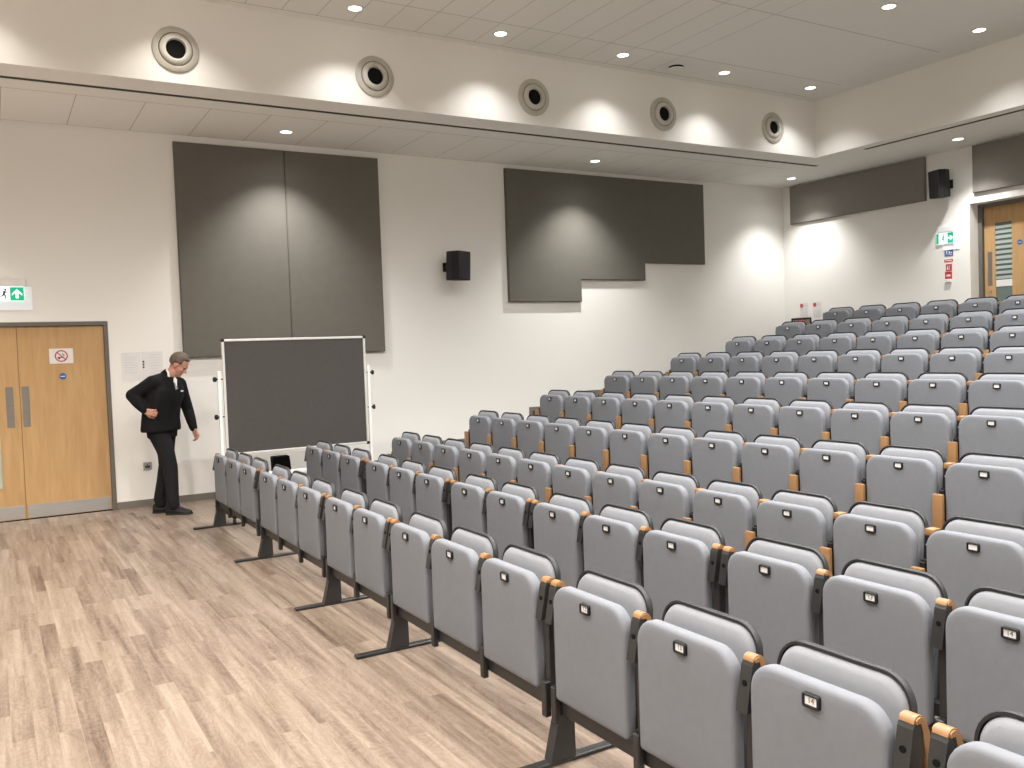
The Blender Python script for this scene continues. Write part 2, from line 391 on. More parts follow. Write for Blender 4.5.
# ------------------------------------------------------------------ air nozzles on the bulkhead
def nozzle():
    r = thing('air_nozzle', '', 'air vent', (0, 0, 0), 'round air nozzles on the bulkhead')
    b = MB(); b.lathe([(0.205, 0), (0.205, 0.010), (0.198, 0.016), (0.152, 0.020), (0.148, 0.012), (0.148, 0)], (0, 0, 0), (0, -1, 0), 0, 48)
    obj('flange', b.mesh('flange', 'vent', 40), r)
    b = MB(); b.lathe([(0.142, 0.004), (0.143, 0.018), (0.138, 0.026), (0.120, 0.036), (0.100, 0.044), (0.092, 0.042), (0.086, 0.020), (0.083, 0.006)], (0, 0, 0), (0, -1, 0), 0, 48)
    nz = obj('nozzle_ring', b.mesh('nozzle_ring', 'ventface', 50), r)
    b = MB(); b.lathe([(0.0, 0.013), (0.088, 0.013), (0.088, 0.014), (0.0, 0.0145)], (0, 0, 0), (0, -1, 0), 0, 40)
    obj('duct_opening', b.mesh('duct_opening', 'void', 40), nz)
    b = MB(); b.lathe([(0.150, 0.002), (0.150, 0.006), (0.140, 0.006), (0.140, 0.002)], (0, 0, 0), (0, -1, 0), 0, 40)
    obj('shadow_gap', b.mesh('shadow_gap', 'slot', 40), r)
    return r
nz0 = nozzle()
for i, (x, z) in enumerate([(1.593, 4.413), (3.517, 4.413), (5.429, 4.420), (7.321, 4.428), (9.231, 4.445)]):
    o = nz0 if i == 0 else copy_tree(nz0)
    o.location = (x, WB, z)
    o['label'] = 'round air nozzle on the white bulkhead, %s of five from the left' % ORD[i] if i else 'round air nozzle on the white bulkhead, leftmost and largest of five'

# ------------------------------------------------------------------ downlights
def downlight():
    r = thing('downlight', '', 'ceiling light', (0, 0, 0), 'recessed downlights')
    b = MB(); b.lathe([(0.088, 0.0), (0.088, 0.004), (0.080, 0.007), (0.064, 0.005), (0.060, 0.0)], (0, 0, 0), (0, 0, -1), 0, 32)
    obj('trim_ring', b.mesh('trim_ring', 'white', 40), r)
    b = MB(); b.lathe([(0.0, 0.0015), (0.062, 0.0015), (0.062, 0.003), (0.0, 0.0035)], (0, 0, 0), (0, 0, -1), 0, 28)
    obj('lens', b.mesh('lens', 'lens', 40), r)
    return r
dl0 = downlight(); first = [True]
SPOT = {}
def spot(x, y, z, watt, ang, blend):
    warm = x < 2.4; key = (watt, ang, blend, warm)
    if key not in SPOT:
        ld = bpy.data.lights.new('downlight_beam', 'SPOT'); ld.energy = watt; ld.spot_size = math.radians(ang); ld.spot_blend = blend
        ld.shadow_soft_size = 0.05; ld.color = (1.0, 0.945, 0.87) if warm else (1.0, 0.985, 0.955); SPOT[key] = ld
    o = bpy.data.objects.new('downlight_beam', SPOT[key]); COL.objects.link(o); o.location = (x, y, z - 0.015)
def lamp(x, y, z, beam, spill, label, grp):
    o = dl0 if first[0] else copy_tree(dl0); first[0] = False
    o.location = (x, y, z); o['label'] = label; o['group'] = grp
    spot(x, y, z, beam, 108 if z > 4.5 else 103, 0.8)
    if spill: spot(x, y, z, spill, 154, 0.75)
up_lab = {(3, 0): 'recessed downlight in the raised ceiling above the two leftmost air nozzles', (4, 0): 'recessed downlight in the raised ceiling above and left of the third air nozzle',
          (5, 0): 'recessed downlight in the raised ceiling, just left of the round smoke detector', (6, 0): 'recessed downlight in the raised ceiling, just right of the round smoke detector',
          (7, 0): 'recessed downlight in the raised ceiling near its corner above the last air nozzle', (6, 1): 'recessed downlight at the top edge of the photo, upper right',
          (7, 1): 'rightmost recessed downlight of the raised ceiling, above the rear bulkhead'}
UX = [-1.65, -0.05, 1.56, 3.163, 4.767, 6.375, 7.938, 9.475]; UY = [8.05, 5.745, 3.44, 1.135, -1.0]
for i, x in enumerate(UX):
    for j, y in enumerate(UY):
        lab = up_lab.get((i, j))
        lamp(x, y, HC, 72.0 if j == 0 or i == 7 else 75.0, 0.0 if j == 0 or i == 7 else 275.0, lab or 'recessed downlight in the raised ceiling outside the picture', 'downlights of the raised ceiling')
for x, y, lab in [(2.985, 9.83, 'recessed downlight in the lowered ceiling above the large two-piece grey wall panel'), (7.23, 9.81, 'recessed downlight in the lowered ceiling above the stepped grey wall panel'),
                  (10.965, 9.726, 'recessed downlight in the lowered ceiling in the rear corner of the room'), (10.963, 6.954, 'recessed downlight in the lowered ceiling above the black speaker by the rear doors'),
                  (-1.26, 9.83, None), (10.963, 4.18, None), (10.963, 1.4, None)]:
    lamp(x, y, HS, 330.0 if x < 9 else 215.0, 10.0, lab or 'recessed downlight in the lowered ceiling outside the picture', 'downlights of the lowered ceiling')

# smoke detector
r = thing('smoke_detector', 'small round smoke detector on the raised ceiling between two downlights', 'smoke detector', (7.182, 8.072, HC)); r.scale = (1.45, 1.45, 1.3)
b = MB(); b.lathe([(0.070, 0), (0.070, 0.012), (0.062, 0.016)], (0, 0, 0), (0, 0, -1), 0, 32); obj('base', b.mesh('base', 'white', 40), r)
b = MB(); b.lathe([(0.060, 0.016), (0.060, 0.034)], (0, 0, 0), (0, 0, -1), 0, 32); obj('sensor_grille', b.mesh('sensor_grille', 'void', 40), r)
b = MB(); b.lathe([(0.066, 0.034), (0.064, 0.042), (0.040, 0.055), (0.0, 0.058)], (0, 0, 0), (0, 0, -1), 0, 32); obj('cap', b.mesh('cap', 'white', 40), r)

# ------------------------------------------------------------------ fabric wall panels
def ppanel(name, pts, axis, a, c, label, mat):
    b = MB(); b.prism(pts, axis, a, c)
    me_bm = b.bm
    bmesh.ops.recalc_face_normals(me_bm, faces=me_bm.faces[:])
    front = min if True else max
    es = [e for e in me_bm.edges if all(abs((v.co.y if axis == 1 else v.co.x) - min(a, c)) < 1e-5 for v in e.verts)]
    bmesh.ops.bevel(me_bm, geom=es, offset=0.008, segments=2, affect='EDGES')
    o = obj(name, b.mesh(name, mat)); return tag(o, label, 'wall panel', 'grey acoustic wall panels')
P1, P2 = W - 0.050, W
ppanel('acoustic_panel', [(1.872, 1.622), (3.106, 1.622), (3.106, 4.030), (1.872, 4.030)], 1, P1, P2, 'left half of the large dark grey fabric panel behind the pinboard', 'panel')
ppanel('acoustic_panel', [(3.112, 1.622), (4.293, 1.622), (4.293, 4.030), (3.112, 4.030)], 1, P1, P2, 'right half of the large dark grey fabric panel above the pinboard', 'panel')
ppanel('acoustic_panel', [(6.135, 2.236), (7.340, 2.236), (7.340, 2.550), (8.516, 2.550), (8.516, 2.810), (9.718, 2.810), (9.718, 4.048), (6.135, 4.048)], 1, P1, P2, 'dark grey fabric panel with a stepped lower edge on the far wall', 'panel')
ppanel('acoustic_panel', [(7.793, 3.482), (10.231, 3.482), (10.231, 4.095), (7.793, 4.095)], 0, L - 0.050, L, 'long low grey fabric panel on the rear wall beside the corner', 'panel_lit')
ppanel('acoustic_panel', [(4.30, 3.468), (7.088, 3.468), (7.088, 4.095), (4.30, 4.095)], 0, L - 0.050, L, 'grey fabric panel above the rear doors at the right edge', 'panel_lit')

# ------------------------------------------------------------------ loudspeakers
def speaker(loc, rz, label, wall_dir, tilt=0.0, ws=1.0):
    r = thing('loudspeaker', label, 'speaker', loc, 'wall speakers')
    # cabinet: tapered toward the back, facing local -y before rotation
    b = MB(); hw, hb, d, h = 0.125 * ws, 0.085 * ws, 0.23 * ws, 0.185
    R = Matrix.Rotation(rz, 4, 'Z') @ Matrix.Rotation(tilt, 4, 'X')
    pts = [(-hw, -d / 2), (hw, -d / 2), (hw, 0.0), (hb, d / 2), (-hb, d / 2), (-hw, 0.0)]
    b.loft([[R @ Vector((x * s, y * s, z)) for x, y in pts] for s, z in ((0.96, -h), (1, -h + 0.012), (1, h - 0.012), (0.96, h))])
    cab = obj('cabinet', b.mesh('cabinet', 'black'), r)
    b = MB(); b.box((-hw + 0.012, -d / 2 - 0.008, -h + 0.018), (hw - 0.012, -d / 2 + 0.004, h - 0.018), 0, 0.004, 1, mat=R)
    obj('grille', b.mesh('grille', 'shell'), cab)
    b = MB(); wd = Vector(wall_dir); back = R @ Vector((0, d / 2 - 0.02, 0))
    b.tube(back, back + wd * 0.12, 0.022, 0.022)
    e = back + wd * 0.12
    u = Vector((0, 0, 1)); s = wd.cross(u).normalized()
    dist = abs((W - loc[1]) if abs(wd.y) > 0.5 else (L - loc[0]))
    far = Vector((e.x, e.y, e.z)); 
    if abs(wd.y) > 0.5: far.y = dist
    else: far.x = dist
    b.tube(e - wd * 0.01, far, 0.022, 0.022)
    lo = far - wd * 0.014 - s * 0.045 - u * 0.06; hi = far + s * 0.045 + u * 0.06
    b.box([min(p, q) for p, q in zip(lo, hi)], [max(p, q) for p, q in zip(lo, hi)], 0, 0.003, 1)
    obj('bracket', b.mesh('bracket', 'black', 40), r)
speaker((5.245, 10.16, 2.688), math.radians(25), 'black loudspeaker on the far wall between the two grey panels', (0, 1, 0), 0.05)
speaker((11.33, 7.455, 3.645), math.radians(-104), 'black loudspeaker on the rear wall left of the doors', (1, 0, 0), 0.05, 0.84)

# ------------------------------------------------------------------ double doors, far wall
def ring_box(b, x0, x1, z0, z1, t, y0, y1):
    b.box((x0, y0, z0), (x0 + t, y1, z1)); b.box((x1 - t, y0, z0), (x1, y1, z1)); b.box((x0 + t, y0, z1 - t), (x1 - t, y1, z1))
b = MB(); ring_box(b, DX0, DX1, 0, DZ, 0.042, W - 0.012, W + 0.10)
b.box((DX0 + 0.042, W + 0.10, 0), (DX1 - 0.042, W + 0.13, DZ - 0.042))
o = struct('door_1', b.mesh('door_1', 'frame'))
def leaf_far(x0, x1, label, handle_x, vision):
    r = thing('door_leaf', label, 'door', ((x0 + x1) / 2, W + 0.02, 0.008), 'oak double doors in the far wall')
    c = Vector(r.location); b = MB()
    z1 = DZ - 0.046 - 0.008
    if vision:
        vx0, vx1, vz0, vz1 = vision
        b.box((x0 - c.x, 0, 0), (vx0 - c.x, 0.045, z1), 0); b.box((vx1 - c.x, 0, 0), (x1 - c.x, 0.045, z1)); b.box((vx0 - c.x, 0, 0), (vx1 - c.x, 0.045, vz0)); b.box((vx0 - c.x, 0, vz1), (vx1 - c.x, 0.045, z1))
    else: b.box((x0 - c.x, 0, 0), (x1 - c.x, 0.045, z1), 0, 0.002, 1)
    obj('door_panel', b.mesh('door_panel', 'oak'), r)
    if vision:
        b = MB(); b.box((vx0 - c.x, 0.018, vz0), (vx1 - c.x, 0.026, vz1)); gl = obj('vision_pane', b.mesh('vision_pane', 'palegreen'), r)
        b = MB()
        for lo, hi in (((vx0 - .012, vz0 - .012), (vx1 + .012, vz0)), ((vx0 - .012, vz1), (vx1 + .012, vz1 + .012)), ((vx0 - .012, vz0), (vx0, vz1)), ((vx1, vz0), (vx1 + .012, vz1))):
            b.box((lo[0] - c.x, -0.006, lo[1]), (hi[0] - c.x, 0.018, hi[1]))
        obj('glazing_bead', b.mesh('glazing_bead', 'oak'), r)
    b = MB(); b.box((handle_x[0] - c.x, -0.004, 0.957), (handle_x[1] - c.x, 0.0, 1.377), 0, 0.0015, 1); obj('push_plate', b.mesh('push_plate', 'alu_dark'), r)
    b = MB(); b.box((x0 + 0.014 - c.x, -0.003, 0.006), (x1 - 0.014 - c.x, 0.0, 0.142), 0, 0.001, 1); obj('kick_plate', b.mesh('kick_plate', 'alu'), r)
    return r
leaf_far(0.252, DX1 - 0.044, 'right leaf of the oak double doors, with a no smoking notice', (0.268, 0.335), None)
leaf_far(DX0 + 0.044, 0.248, 'left leaf of the oak double doors, cut off by the left edge', (0.122, 0.190), (-0.17, 0.052, 0.335, 1.10))

def sign_obj(name, label, cat, loc, group=None): return thing(name, label, cat, loc, group)
# no-smoking notice and blue fire-door disc on the right leaf (local: x right, y toward wall, z up)
YF = W + 0.0194
r = sign_obj('no_smoking_notice', 'white notice with a red no smoking symbol on the oak door', 'sign', (0.652, YF, 1.688))
b = MB(); b.box((-0.113, -0.0025, -0.079), (0.113, 0, 0.079)); obj('sheet', b.mesh('sheet', 'paper'), r)
b = MB(); b.lathe([(0.062, 0.0026), (0.062, 0.0040), (0.050, 0.0040), (0.050, 0.0026)], (0, 0, 0), (0, -1, 0), 0, 32, True)
b.box((-0.055, -0.0040, -0.0055), (0.055, -0.0030, 0.0055), 0, mat=Matrix.Rotation(math.radians(45), 4, 'Y'))
obj('prohibition_ring', b.mesh('prohibition_ring', 'red'), r)
b = MB(); b.box((-0.035, -0.0033, -0.020), (0.02, -0.0026, -0.010)); b.box((-0.030, -0.0033, -0.034), (-0.012, -0.0026, -0.020)); b.box((0.022, -0.0033, -0.008), (0.028, -0.0026, 0.018)); b.box((0.012, -0.0033, 0.005), (0.018, -0.0026, 0.030))
obj('cigarette_symbol', b.mesh('cigarette_symbol', 'ink'), r)
r = sign_obj('fire_door_disc', 'small round blue disc sign on the oak door below the notice', 'sign', (0.656, YF, 1.473))
b = MB(); b.lathe([(0.034, 0), (0.034, 0.003), (0.0, 0.003)], (0, 0, 0), (0, -1, 0), 0, 28); obj('disc', b.mesh('disc', 'blue'), r)
b = MB(); b.box((-0.022, -0.0042, -0.004), (0.022, -0.003, 0.004)); obj('lettering', b.mesh('lettering', 'white'), r)

# wall notices left of the man
def sheet_far(x0, x1, z0, z1, label, lines):
    r = thing('paper_notice', label, 'notice', ((x0 + x1) / 2, W, (z0 + z1) / 2), 'paper notices by the doors')
    hx, hz = (x1 - x0) / 2, (z1 - z0) / 2
    b = MB(); b.box((-hx, -0.003, -hz), (hx, 0, hz)); obj('sheet', b.mesh('sheet', 'paper'), r)
    b = MB()
    for lx0, lx1, lz in lines: b.box((lx0, -0.0036, lz - 0.003), (lx1, -0.003, lz + 0.003))
    obj('print', b.mesh('print', 'greyink'), r)
    return r
sheet_far(1.231, 1.425, 1.397, 1.703, 'white printed sheet on the wall nearest the oak doors', [(-0.08, -0.03, 0.135)] + [(-0.075, 0.06 - 0.02 * (i % 3), 0.10 - 0.028 * i) for i in range(7)])
r = sheet_far(1.432, 1.655, 1.397, 1.706, 'white printed sheet on the wall behind the man, right of the other', [(-0.03, 0.09 - 0.02 * (i % 2), 0.12 - 0.03 * i) for i in range(8)])
b = MB()
for z in (0.045, 0.015, -0.015): b.box((-0.10, -0.0036, z - 0.011), (-0.082, -0.003, z + 0.011))
obj('marks', b.mesh('marks', 'ink'), r)

# socket
r = thing('wall_socket', 'square metal wall socket low on the wall behind the man', 'socket', (1.440, W, 0.445))
b = MB(); b.box((-0.044, -0.008, -0.044), (0.044, 0, 0.044), 0, 0.004, 2); obj('faceplate', b.mesh('faceplate', 'alu'), r)
b = MB(); b.box((-0.005, -0.0095, 0.006), (0.005, -0.0075, 0.024)); b.box((-0.022, -0.0095, -0.016), (-0.010, -0.0075, -0.009)); b.box((0.010, -0.0095, -0.016), (0.022, -0.0075, -0.009)); b.box((-0.026, -0.009, -0.020), (0.026, -0.0075, 0.004))
obj('pin_holes', b.mesh('pin_holes', 'ink'), r)

# ------------------------------------------------------------------ exit signs
def pict_man(b, s, ox, y, oz, mi):
    """simple running figure, size s"""
    def bar(p, q, w):
        p = Vector((ox + p[0] * s, 0, oz + p[1] * s)); q = Vector((ox + q[0] * s, 0, oz + q[1] * s)); d = (q - p).normalized(); n = Vector((-d.z, 0, d.x)) * w * s / 2
        vs = [p + n, p - n, q - n, q + n]; b.prism([(v.x, v.z) for v in vs], 1, y, y - 0.001, mi)
    bar((0.05, 0.25), (-0.05, -0.05), 0.16); bar((-0.05, -0.05), (0.12, -0.2), 0.1); bar((0.12, -0.2), (0.02, -0.42), 0.09); bar((-0.05, -0.05), (-0.2, -0.2), 0.1); bar((-0.2, -0.2), (-0.36, -0.2), 0.08)
    bar((0.05, 0.22), (0.22, 0.08), 0.07); bar((0.05, 0.22), (-0.16, 0.16), 0.07)
    pts = [(ox + s * (0.1 + 0.09 * math.cos(a * PI / 5)), oz + s * (0.38 + 0.09 * math.sin(a * PI / 5))) for a in range(10)]
    b.prism(pts, 1, y, y - 0.001, mi)
def arrow(b, s, ox, y, oz, ang, mi):
    pts = [(0, 0.5), (0.46, 0.02), (0.46, -0.18), (0.13, 0.14), (0.13, -0.46), (-0.13, -0.46), (-0.13, 0.14), (-0.46, -0.18), (-0.46, 0.02)]
    c, d = math.cos(ang), math.sin(ang)
    b.prism([(ox + s * (x * c - z * d), oz + s * (x * d + z * c)) for x, z in pts], 1, y, y - 0.001, mi)
def exit_sign(loc, label, rotz, w, h, up, direction):
    r = thing('exit_sign', label, 'exit sign', loc, 'green exit signs', rotz)
    b = MB(); b.box((-w / 2 + 0.03, -0.05, h / 2 + 0.01), (w / 2 + 0.02, 0.0, h / 2 + 0.09), 0, 0.006, 2); b.box((-0.04, -0.02, h / 2 + 0.09), (0.06, 0, h / 2 + 0.115), 0, 0.004, 1)
    obj('lamp_housing', b.mesh('lamp_housing', 'white'), r)
    b = MB(); b.box((-w / 2 - 0.004, -0.026, -h / 2 - 0.004), (w / 2 + 0.004, -0.014, h / 2 + 0.012), 0, 0.002, 1); pl = obj('light_blade', b.mesh('light_blade', 'exit_white'), r)
    b = MB(); b.box((w / 2 - 0.34 * w, -0.028, -h / 2), (w / 2, -0.0262, h / 2), 0); obj('green_field', b.mesh('green_field', 'exit_green'), r)
    b = MB(); b.box((-w / 2, -0.028, -h / 2), (-w / 2 + (0.36 if direction == 'up' else 0.14) * w, -0.0262, h / 2), 0); obj('green_field', b.mesh('green_field', 'exit_green'), r)
    b = MB(); arrow(b, min(0.74 * h, 0.30 * w), w / 2 - 0.17 * w, -0.0282, 0, 0 if direction == 'up' else -PI / 2, 0); obj('arrow_symbol', b.mesh('arrow_symbol', 'exit_white'), r)
    b = MB(); pict_man(b, 0.85 * h, -w / 2 + (0.52 * w if direction == 'up' else 0.40 * w), -0.0265, 0, 0); obj('running_figure', b.mesh('running_figure', 'ink' if direction == 'up' else 'green'), r)
    b = MB(); b.box((-w / 2 + 0.08, -0.010, -h / 2 - 0.10), (w / 2 + 0.075, -0.002, h / 2 + 0.01), 0, 0.003, 1); obj('back_diffuser', b.mesh('back_diffuser', 'exit_glow'), r)
exit_sign((0.155, W, 2.338), 'lit green exit sign with an upward arrow above the oak doors', 0, 0.365, 0.135, True, 'up')
exit_sign((L, 7.512, 2.918), 'lit green exit sign with a right arrow beside the rear doors', -PI / 2, 0.25, 0.14, True, 'right')

# little signs under the rear exit sign (local x to the right = world -y)
def rear_sign(name, label, y0, y1, z0, z1, mat, marks):
    r = thing(name, label, 'sign', (L, (y0 + y1) / 2, (z0 + z1) / 2), 'fire signs under the rear exit sign', -PI / 2)
    hw, hz = abs(y1 - y0) / 2, (z1 - z0) / 2
    b = MB(); b.box((-hw, -0.004, -hz), (hw, 0, hz)); obj('sign_plate', b.mesh('sign_plate', mat), r)
    b = MB()
    for x0, x1, a, c in marks: b.box((x0, -0.0052, a), (x1, -0.004, c))
    obj('symbol', b.mesh('symbol', 'white'), r)
    return r
rear_sign('assembly_sign', 'small blue sign just below the rear exit sign', 7.410, 7.535, 2.665, 2.760, 'blue', [(-0.045, 0.05, -0.030, -0.024), (-0.04, -0.02, -0.01, 0.03), (0.0, 0.02, -0.015, 0.02), (0.03, 0.05, -0.01, 0.01)])
rear_sign('fire_action_strip', 'thin red strip sign between the blue sign and the red squares', 7.413, 7.540, 2.585, 2.622, 'red', [(-0.05, 0.05, -0.005, 0.005)])
rear_sign('call_point_sign', 'red square sign with white flame symbol, upper of two', 7.430, 7.518, 2.460, 2.556, 'red', [(-0.028, -0.008, -0.03, 0.0), (0.005, 0.012, -0.03, 0.03), (-0.024, -0.012, 0.004, 0.022)])
r = rear_sign('fire_alarm_button', 'red fire alarm call point, lowest of the red signs', 7.430, 7.532, 2.350, 2.452, 'red', [(-0.03, 0.03, -0.015, 0.012)])
b = MB(); b.box((-0.045, -0.035, -0.10), (0.045, 0, -0.052), 0, 0.004, 1); obj('back_box', b.mesh('back_box', 'white'), r)

# notices and folded push-chair-like bundle at the rear corner
def corner_notice(y0, y1, z0, z1, label, ink2):
    r = thing('fire_notice', label, 'notice', (L, (y0 + y1) / 2, (z0 + z1) / 2), 'notices low on the rear wall', -PI / 2)
    hw, hz = abs(y1 - y0) / 2, (z1 - z0) / 2
    b = MB(); b.box((-hw, -0.003, -hz), (hw, 0, hz)); obj('sheet', b.mesh('sheet', 'paper'), r)
    b = MB(); b.box((-hw + 0.008, -0.0042, hz - 0.075), (-hw + 0.068, -0.003, hz - 0.015)); obj('red_symbol', b.mesh('red_symbol', 'red'), r)
    b = MB()
    if ink2: b.box((-hw + 0.01, -0.0042, hz - 0.12), (-hw + 0.06, -0.003, hz - 0.085))
    for i in range(5): b.box((-hw + 0.02, -0.0040, hz - 0.145 - i * 0.022), (hw - 0.02, -0.003, hz - 0.138 - i * 0.022))
    b.box((-hw + 0.085, -0.004, hz - 0.05), (hw - 0.012, -0.003, hz - 0.035))
    obj('print', b.mesh('print', 'greyink'), r)
corner_notice(9.935, 10.105, 1.945, 2.180, 'white fire notice low on the rear wall, left of two', True)
corner_notice(9.668, 9.838, 1.945, 2.180, 'white fire notice low on the rear wall, right of two', False)
r = thing('evacuation_chair', 'folded black and red frame standing in the rear corner below the notices', 'folded chair', (11.38, 9.93, DECK[9]))
b = MB()
for s in (-1, 1):
    b.tube((0.02, s * 0.17, 0.02), (-0.03, s * 0.19, 0.66), 0.014); b.tube((-0.06, s * 0.15, 0.04), (0.02, s * 0.17, 0.50), 0.012)
b.tube((-0.03, -0.19, 0.66), (-0.03, 0.19, 0.66), 0.018); b.tube((-0.01, -0.18, 0.40), (-0.01, 0.18, 0.40), 0.012); b.tube((-0.05, -0.17, 0.45), (-0.02, 0.16, 0.63), 0.014)
obj('frame', b.mesh('frame', 'black', 40), r)
b = MB(); b.box((-0.085, -0.09, 0.545), (-0.045, 0.03, 0.645), 0, 0.018, 2); b.box((-0.05, -0.14, 0.10), (-0.01, 0.14, 0.38), 0, 0.015, 2)
obj('red_strap', b.mesh('red_strap', 'red', 40), r)
b = MB(); b.box((-0.02, -0.16, 0.30), (0.01, 0.17, 0.640), 0, 0.012, 2); obj('seat_cloth', b.mesh('seat_cloth', 'scarf_pale', 40), r)
b = MB()
for s in (-1, 1): b.lathe([(0.05, -0.012), (0.055, 0), (0.05, 0.012)], (-0.03, s * 0.20, 0.056), (0, 1, 0), 0, 20)
obj('wheels', b.mesh('wheels', 'rubber', 40), r)

# ------------------------------------------------------------------ rear double doors
XR = L + 0.24
b = MB()
b.box((XR - 0.05, RY1 - 0.055, RZ0), (XR + 0.10, RY1, RZ1)); b.box((XR - 0.05, RY0, RZ0), (XR + 0.10, RY0 + 0.055, RZ1)); b.box((XR - 0.05, RY0 + 0.055, RZ1 - 0.05), (XR + 0.10, RY1 - 0.055, RZ1))
b.box((XR + 0.10, RY0 + 0.055, RZ0), (XR + 0.13, RY1 - 0.055, RZ1 - 0.05))
struct('door_2', b.mesh('door_2', 'frame'))
def rear_leaf(ya, yb, sgn, label):
    """sgn +1: pull plate near the high-y edge"""
    r = thing('door_leaf', label, 'door', (XR, (ya + yb) / 2, RZ0 + 0.006), 'oak double doors in the rear wall', -PI / 2)
    hw = (yb - ya) / 2; z1 = RZ1 - 0.056 - RZ0; v0, v1 = 0.30, 1.80; c = -0.20 * sgn if True else 0
    # local x = right as seen from inside the room
    x0, x1 = (-hw + 0.15, -hw + 0.375) if sgn > 0 else (hw - 0.375, hw - 0.15)
    b = MB(); b.box((-hw, 0, 0), (x0, 0.045, z1)); b.box((x1, 0, 0), (hw, 0.045, z1)); b.box((x0, 0, 0), (x1, 0.045, v0)); b.box((x0, 0, v1), (x1, 0.045, z1))
    obj('door_panel', b.mesh('door_panel', 'oak'), r)
    b = MB(); b.box((x0, 0.012, v0), (x1, 0.018, v1)); pane = obj('vision_pane', b.mesh('vision_pane', 'frosted'), r)
    b = MB()
    for i in range(11): b.box((x0 + 0.002, 0.002, 1.04 + i * 0.068), (x1 - 0.002, 0.011, 1.078 + i * 0.068))
    obj('blind', b.mesh('blind', 'blind'), pane)
    b = MB(); b.box((x0 + 0.002, 0.006, 0.94), (x1 - 0.002, 0.011, 1.03)); s = obj('glass_label', b.mesh('glass_label', 'paper'), pane)
    b = MB(); hx = -hw + 0.045 if sgn > 0 else hw - 0.105
    b.box((hx, -0.005, 0.965), (hx + 0.06, 0, 1.42), 0, 0.002, 1); obj('pull_plate', b.mesh('pull_plate', 'alu_dark'), r)
    b = MB(); b.lathe([(0.016, 0), (0.016, 0.010), (0.0, 0.010)], (hx + 0.03, 0, 0.88), (0, -1, 0), 0, 16); obj('thumb_turn', b.mesh('thumb_turn', 'alu'), r)
    return r
rear_leaf((RY0 + RY1) / 2 + 0.002, RY1 - 0.058, 1, 'oak door leaf with a slatted window at the top of the tiers')
rear_leaf(RY0 + 0.058, (RY0 + RY1) / 2 - 0.002, -1, 'second oak door leaf of the rear doors, past the right edge')
r = thing('fire_door_disc', 'small round blue disc sign on the rear oak door', 'sign', (XR, 6.625, 2.765), None, -PI / 2)
b = MB(); b.lathe([(0.034, 0), (0.034, 0.003), (0.0, 0.003)], (0, 0, 0), (0, -1, 0), 0, 28); obj('disc', b.mesh('disc', 'blue'), r)
b = MB(); b.box((-0.022, -0.0042, -0.004), (0.022, -0.003, 0.004)); obj('lettering', b.mesh('lettering', 'white'), r)

# ------------------------------------------------------------------ mobile pinboard
r = thing('pinboard', 'large grey felt pinboard in a white frame on a wheeled stand', 'pinboard', (2.735, 9.0, 0))
hx, z0, z1 = 0.752, 0.628, 1.790
b = MB(); b.box((-hx + 0.02, -0.006, z0 + 0.02), (hx - 0.02, 0.012, z1 - 0.02)); obj('felt_surface', b.mesh('felt_surface', 'felt'), r)
b = MB()
b.box((-hx, -0.016, z0), (-hx + 0.024, 0.016, z1), 0, 0.003, 1); b.box((hx - 0.024, -0.016, z0), (hx, 0.016, z1), 0, 0.003, 1); b.box((-hx + 0.024, -0.016, z0), (hx - 0.024, 0.016, z0 + 0.024), 0, 0.003, 1); b.box((-hx + 0.024, -0.016, z1 - 0.024), (hx - 0.024, 0.016, z1), 0, 0.003, 1)
fr = obj('board_frame', b.mesh('board_frame', 'alu_white'), r)
for sx in (-1, 1):
    for z in (z0, z1):
        b = MB(); c = (sx * (hx - 0.010), -0.002, z + (0.010 if z == z0 else -0.010)); b.box([c[0] - 0.016, -0.020, c[2] - 0.016], [c[0] + 0.016, 0.020, c[2] + 0.016], 0, 0.005, 2); obj('corner_cap', b.mesh('corner_cap', 'black', 40), fr)
for sx in (-1, 1):
    b = MB(); x = sx * (hx + 0.034); b.box((x - 0.016, 0.0, 0.30), (x + 0.016, 0.032, 1.475), 0, 0.004, 1)
    post = obj('upright', b.mesh('upright', 'white'), r)
    b = MB(); b.box((x - 0.02, -0.40, 0.062), (x + 0.02, 0.40, 0.095), 0, 0.006, 2); b.box((x - 0.019, -0.003, 0.09), (x + 0.019, 0.035, 0.31), 0, 0.004, 1); obj('foot_bar', b.mesh('foot_bar', 'black'), r)
    for z in (1.395, 1.020):
        b = MB(); b.lathe([(0.008, 0), (0.010, 0.014), (0.024, 0.020), (0.026, 0.040), (0.018, 0.046)], (x + sx * 0.014, 0.012, z), (sx, -0.25, 0), 0, 16); b.tube((x + sx * 0.014, 0.012, z), (sx * (hx - 0.004), 0.004, z), 0.006)
        obj('clamp_knob', b.mesh('clamp_knob', 'black', 40), post)
    for sy in (-1, 1):
        b = MB(); b.lathe([(0.020, -0.012), (0.030, -0.010), (0.032, 0), (0.030, 0.010), (0.020, 0.012)], (x - 0.004, sy * 0.38, 0.032), (1, 0, 0), 0, 20); b.tube((x - 0.004, sy * 0.37, 0.04), (x, sy * 0.37, 0.066), 0.012)
        obj('castor', b.mesh('castor', 'rubber', 40), r)
b = MB(); b.box((-hx - 0.018, 0.008, 0.385), (hx + 0.018, 0.034, 0.425), 0, 0.005, 1); obj('cross_bar', b.mesh('cross_bar', 'white'), r)

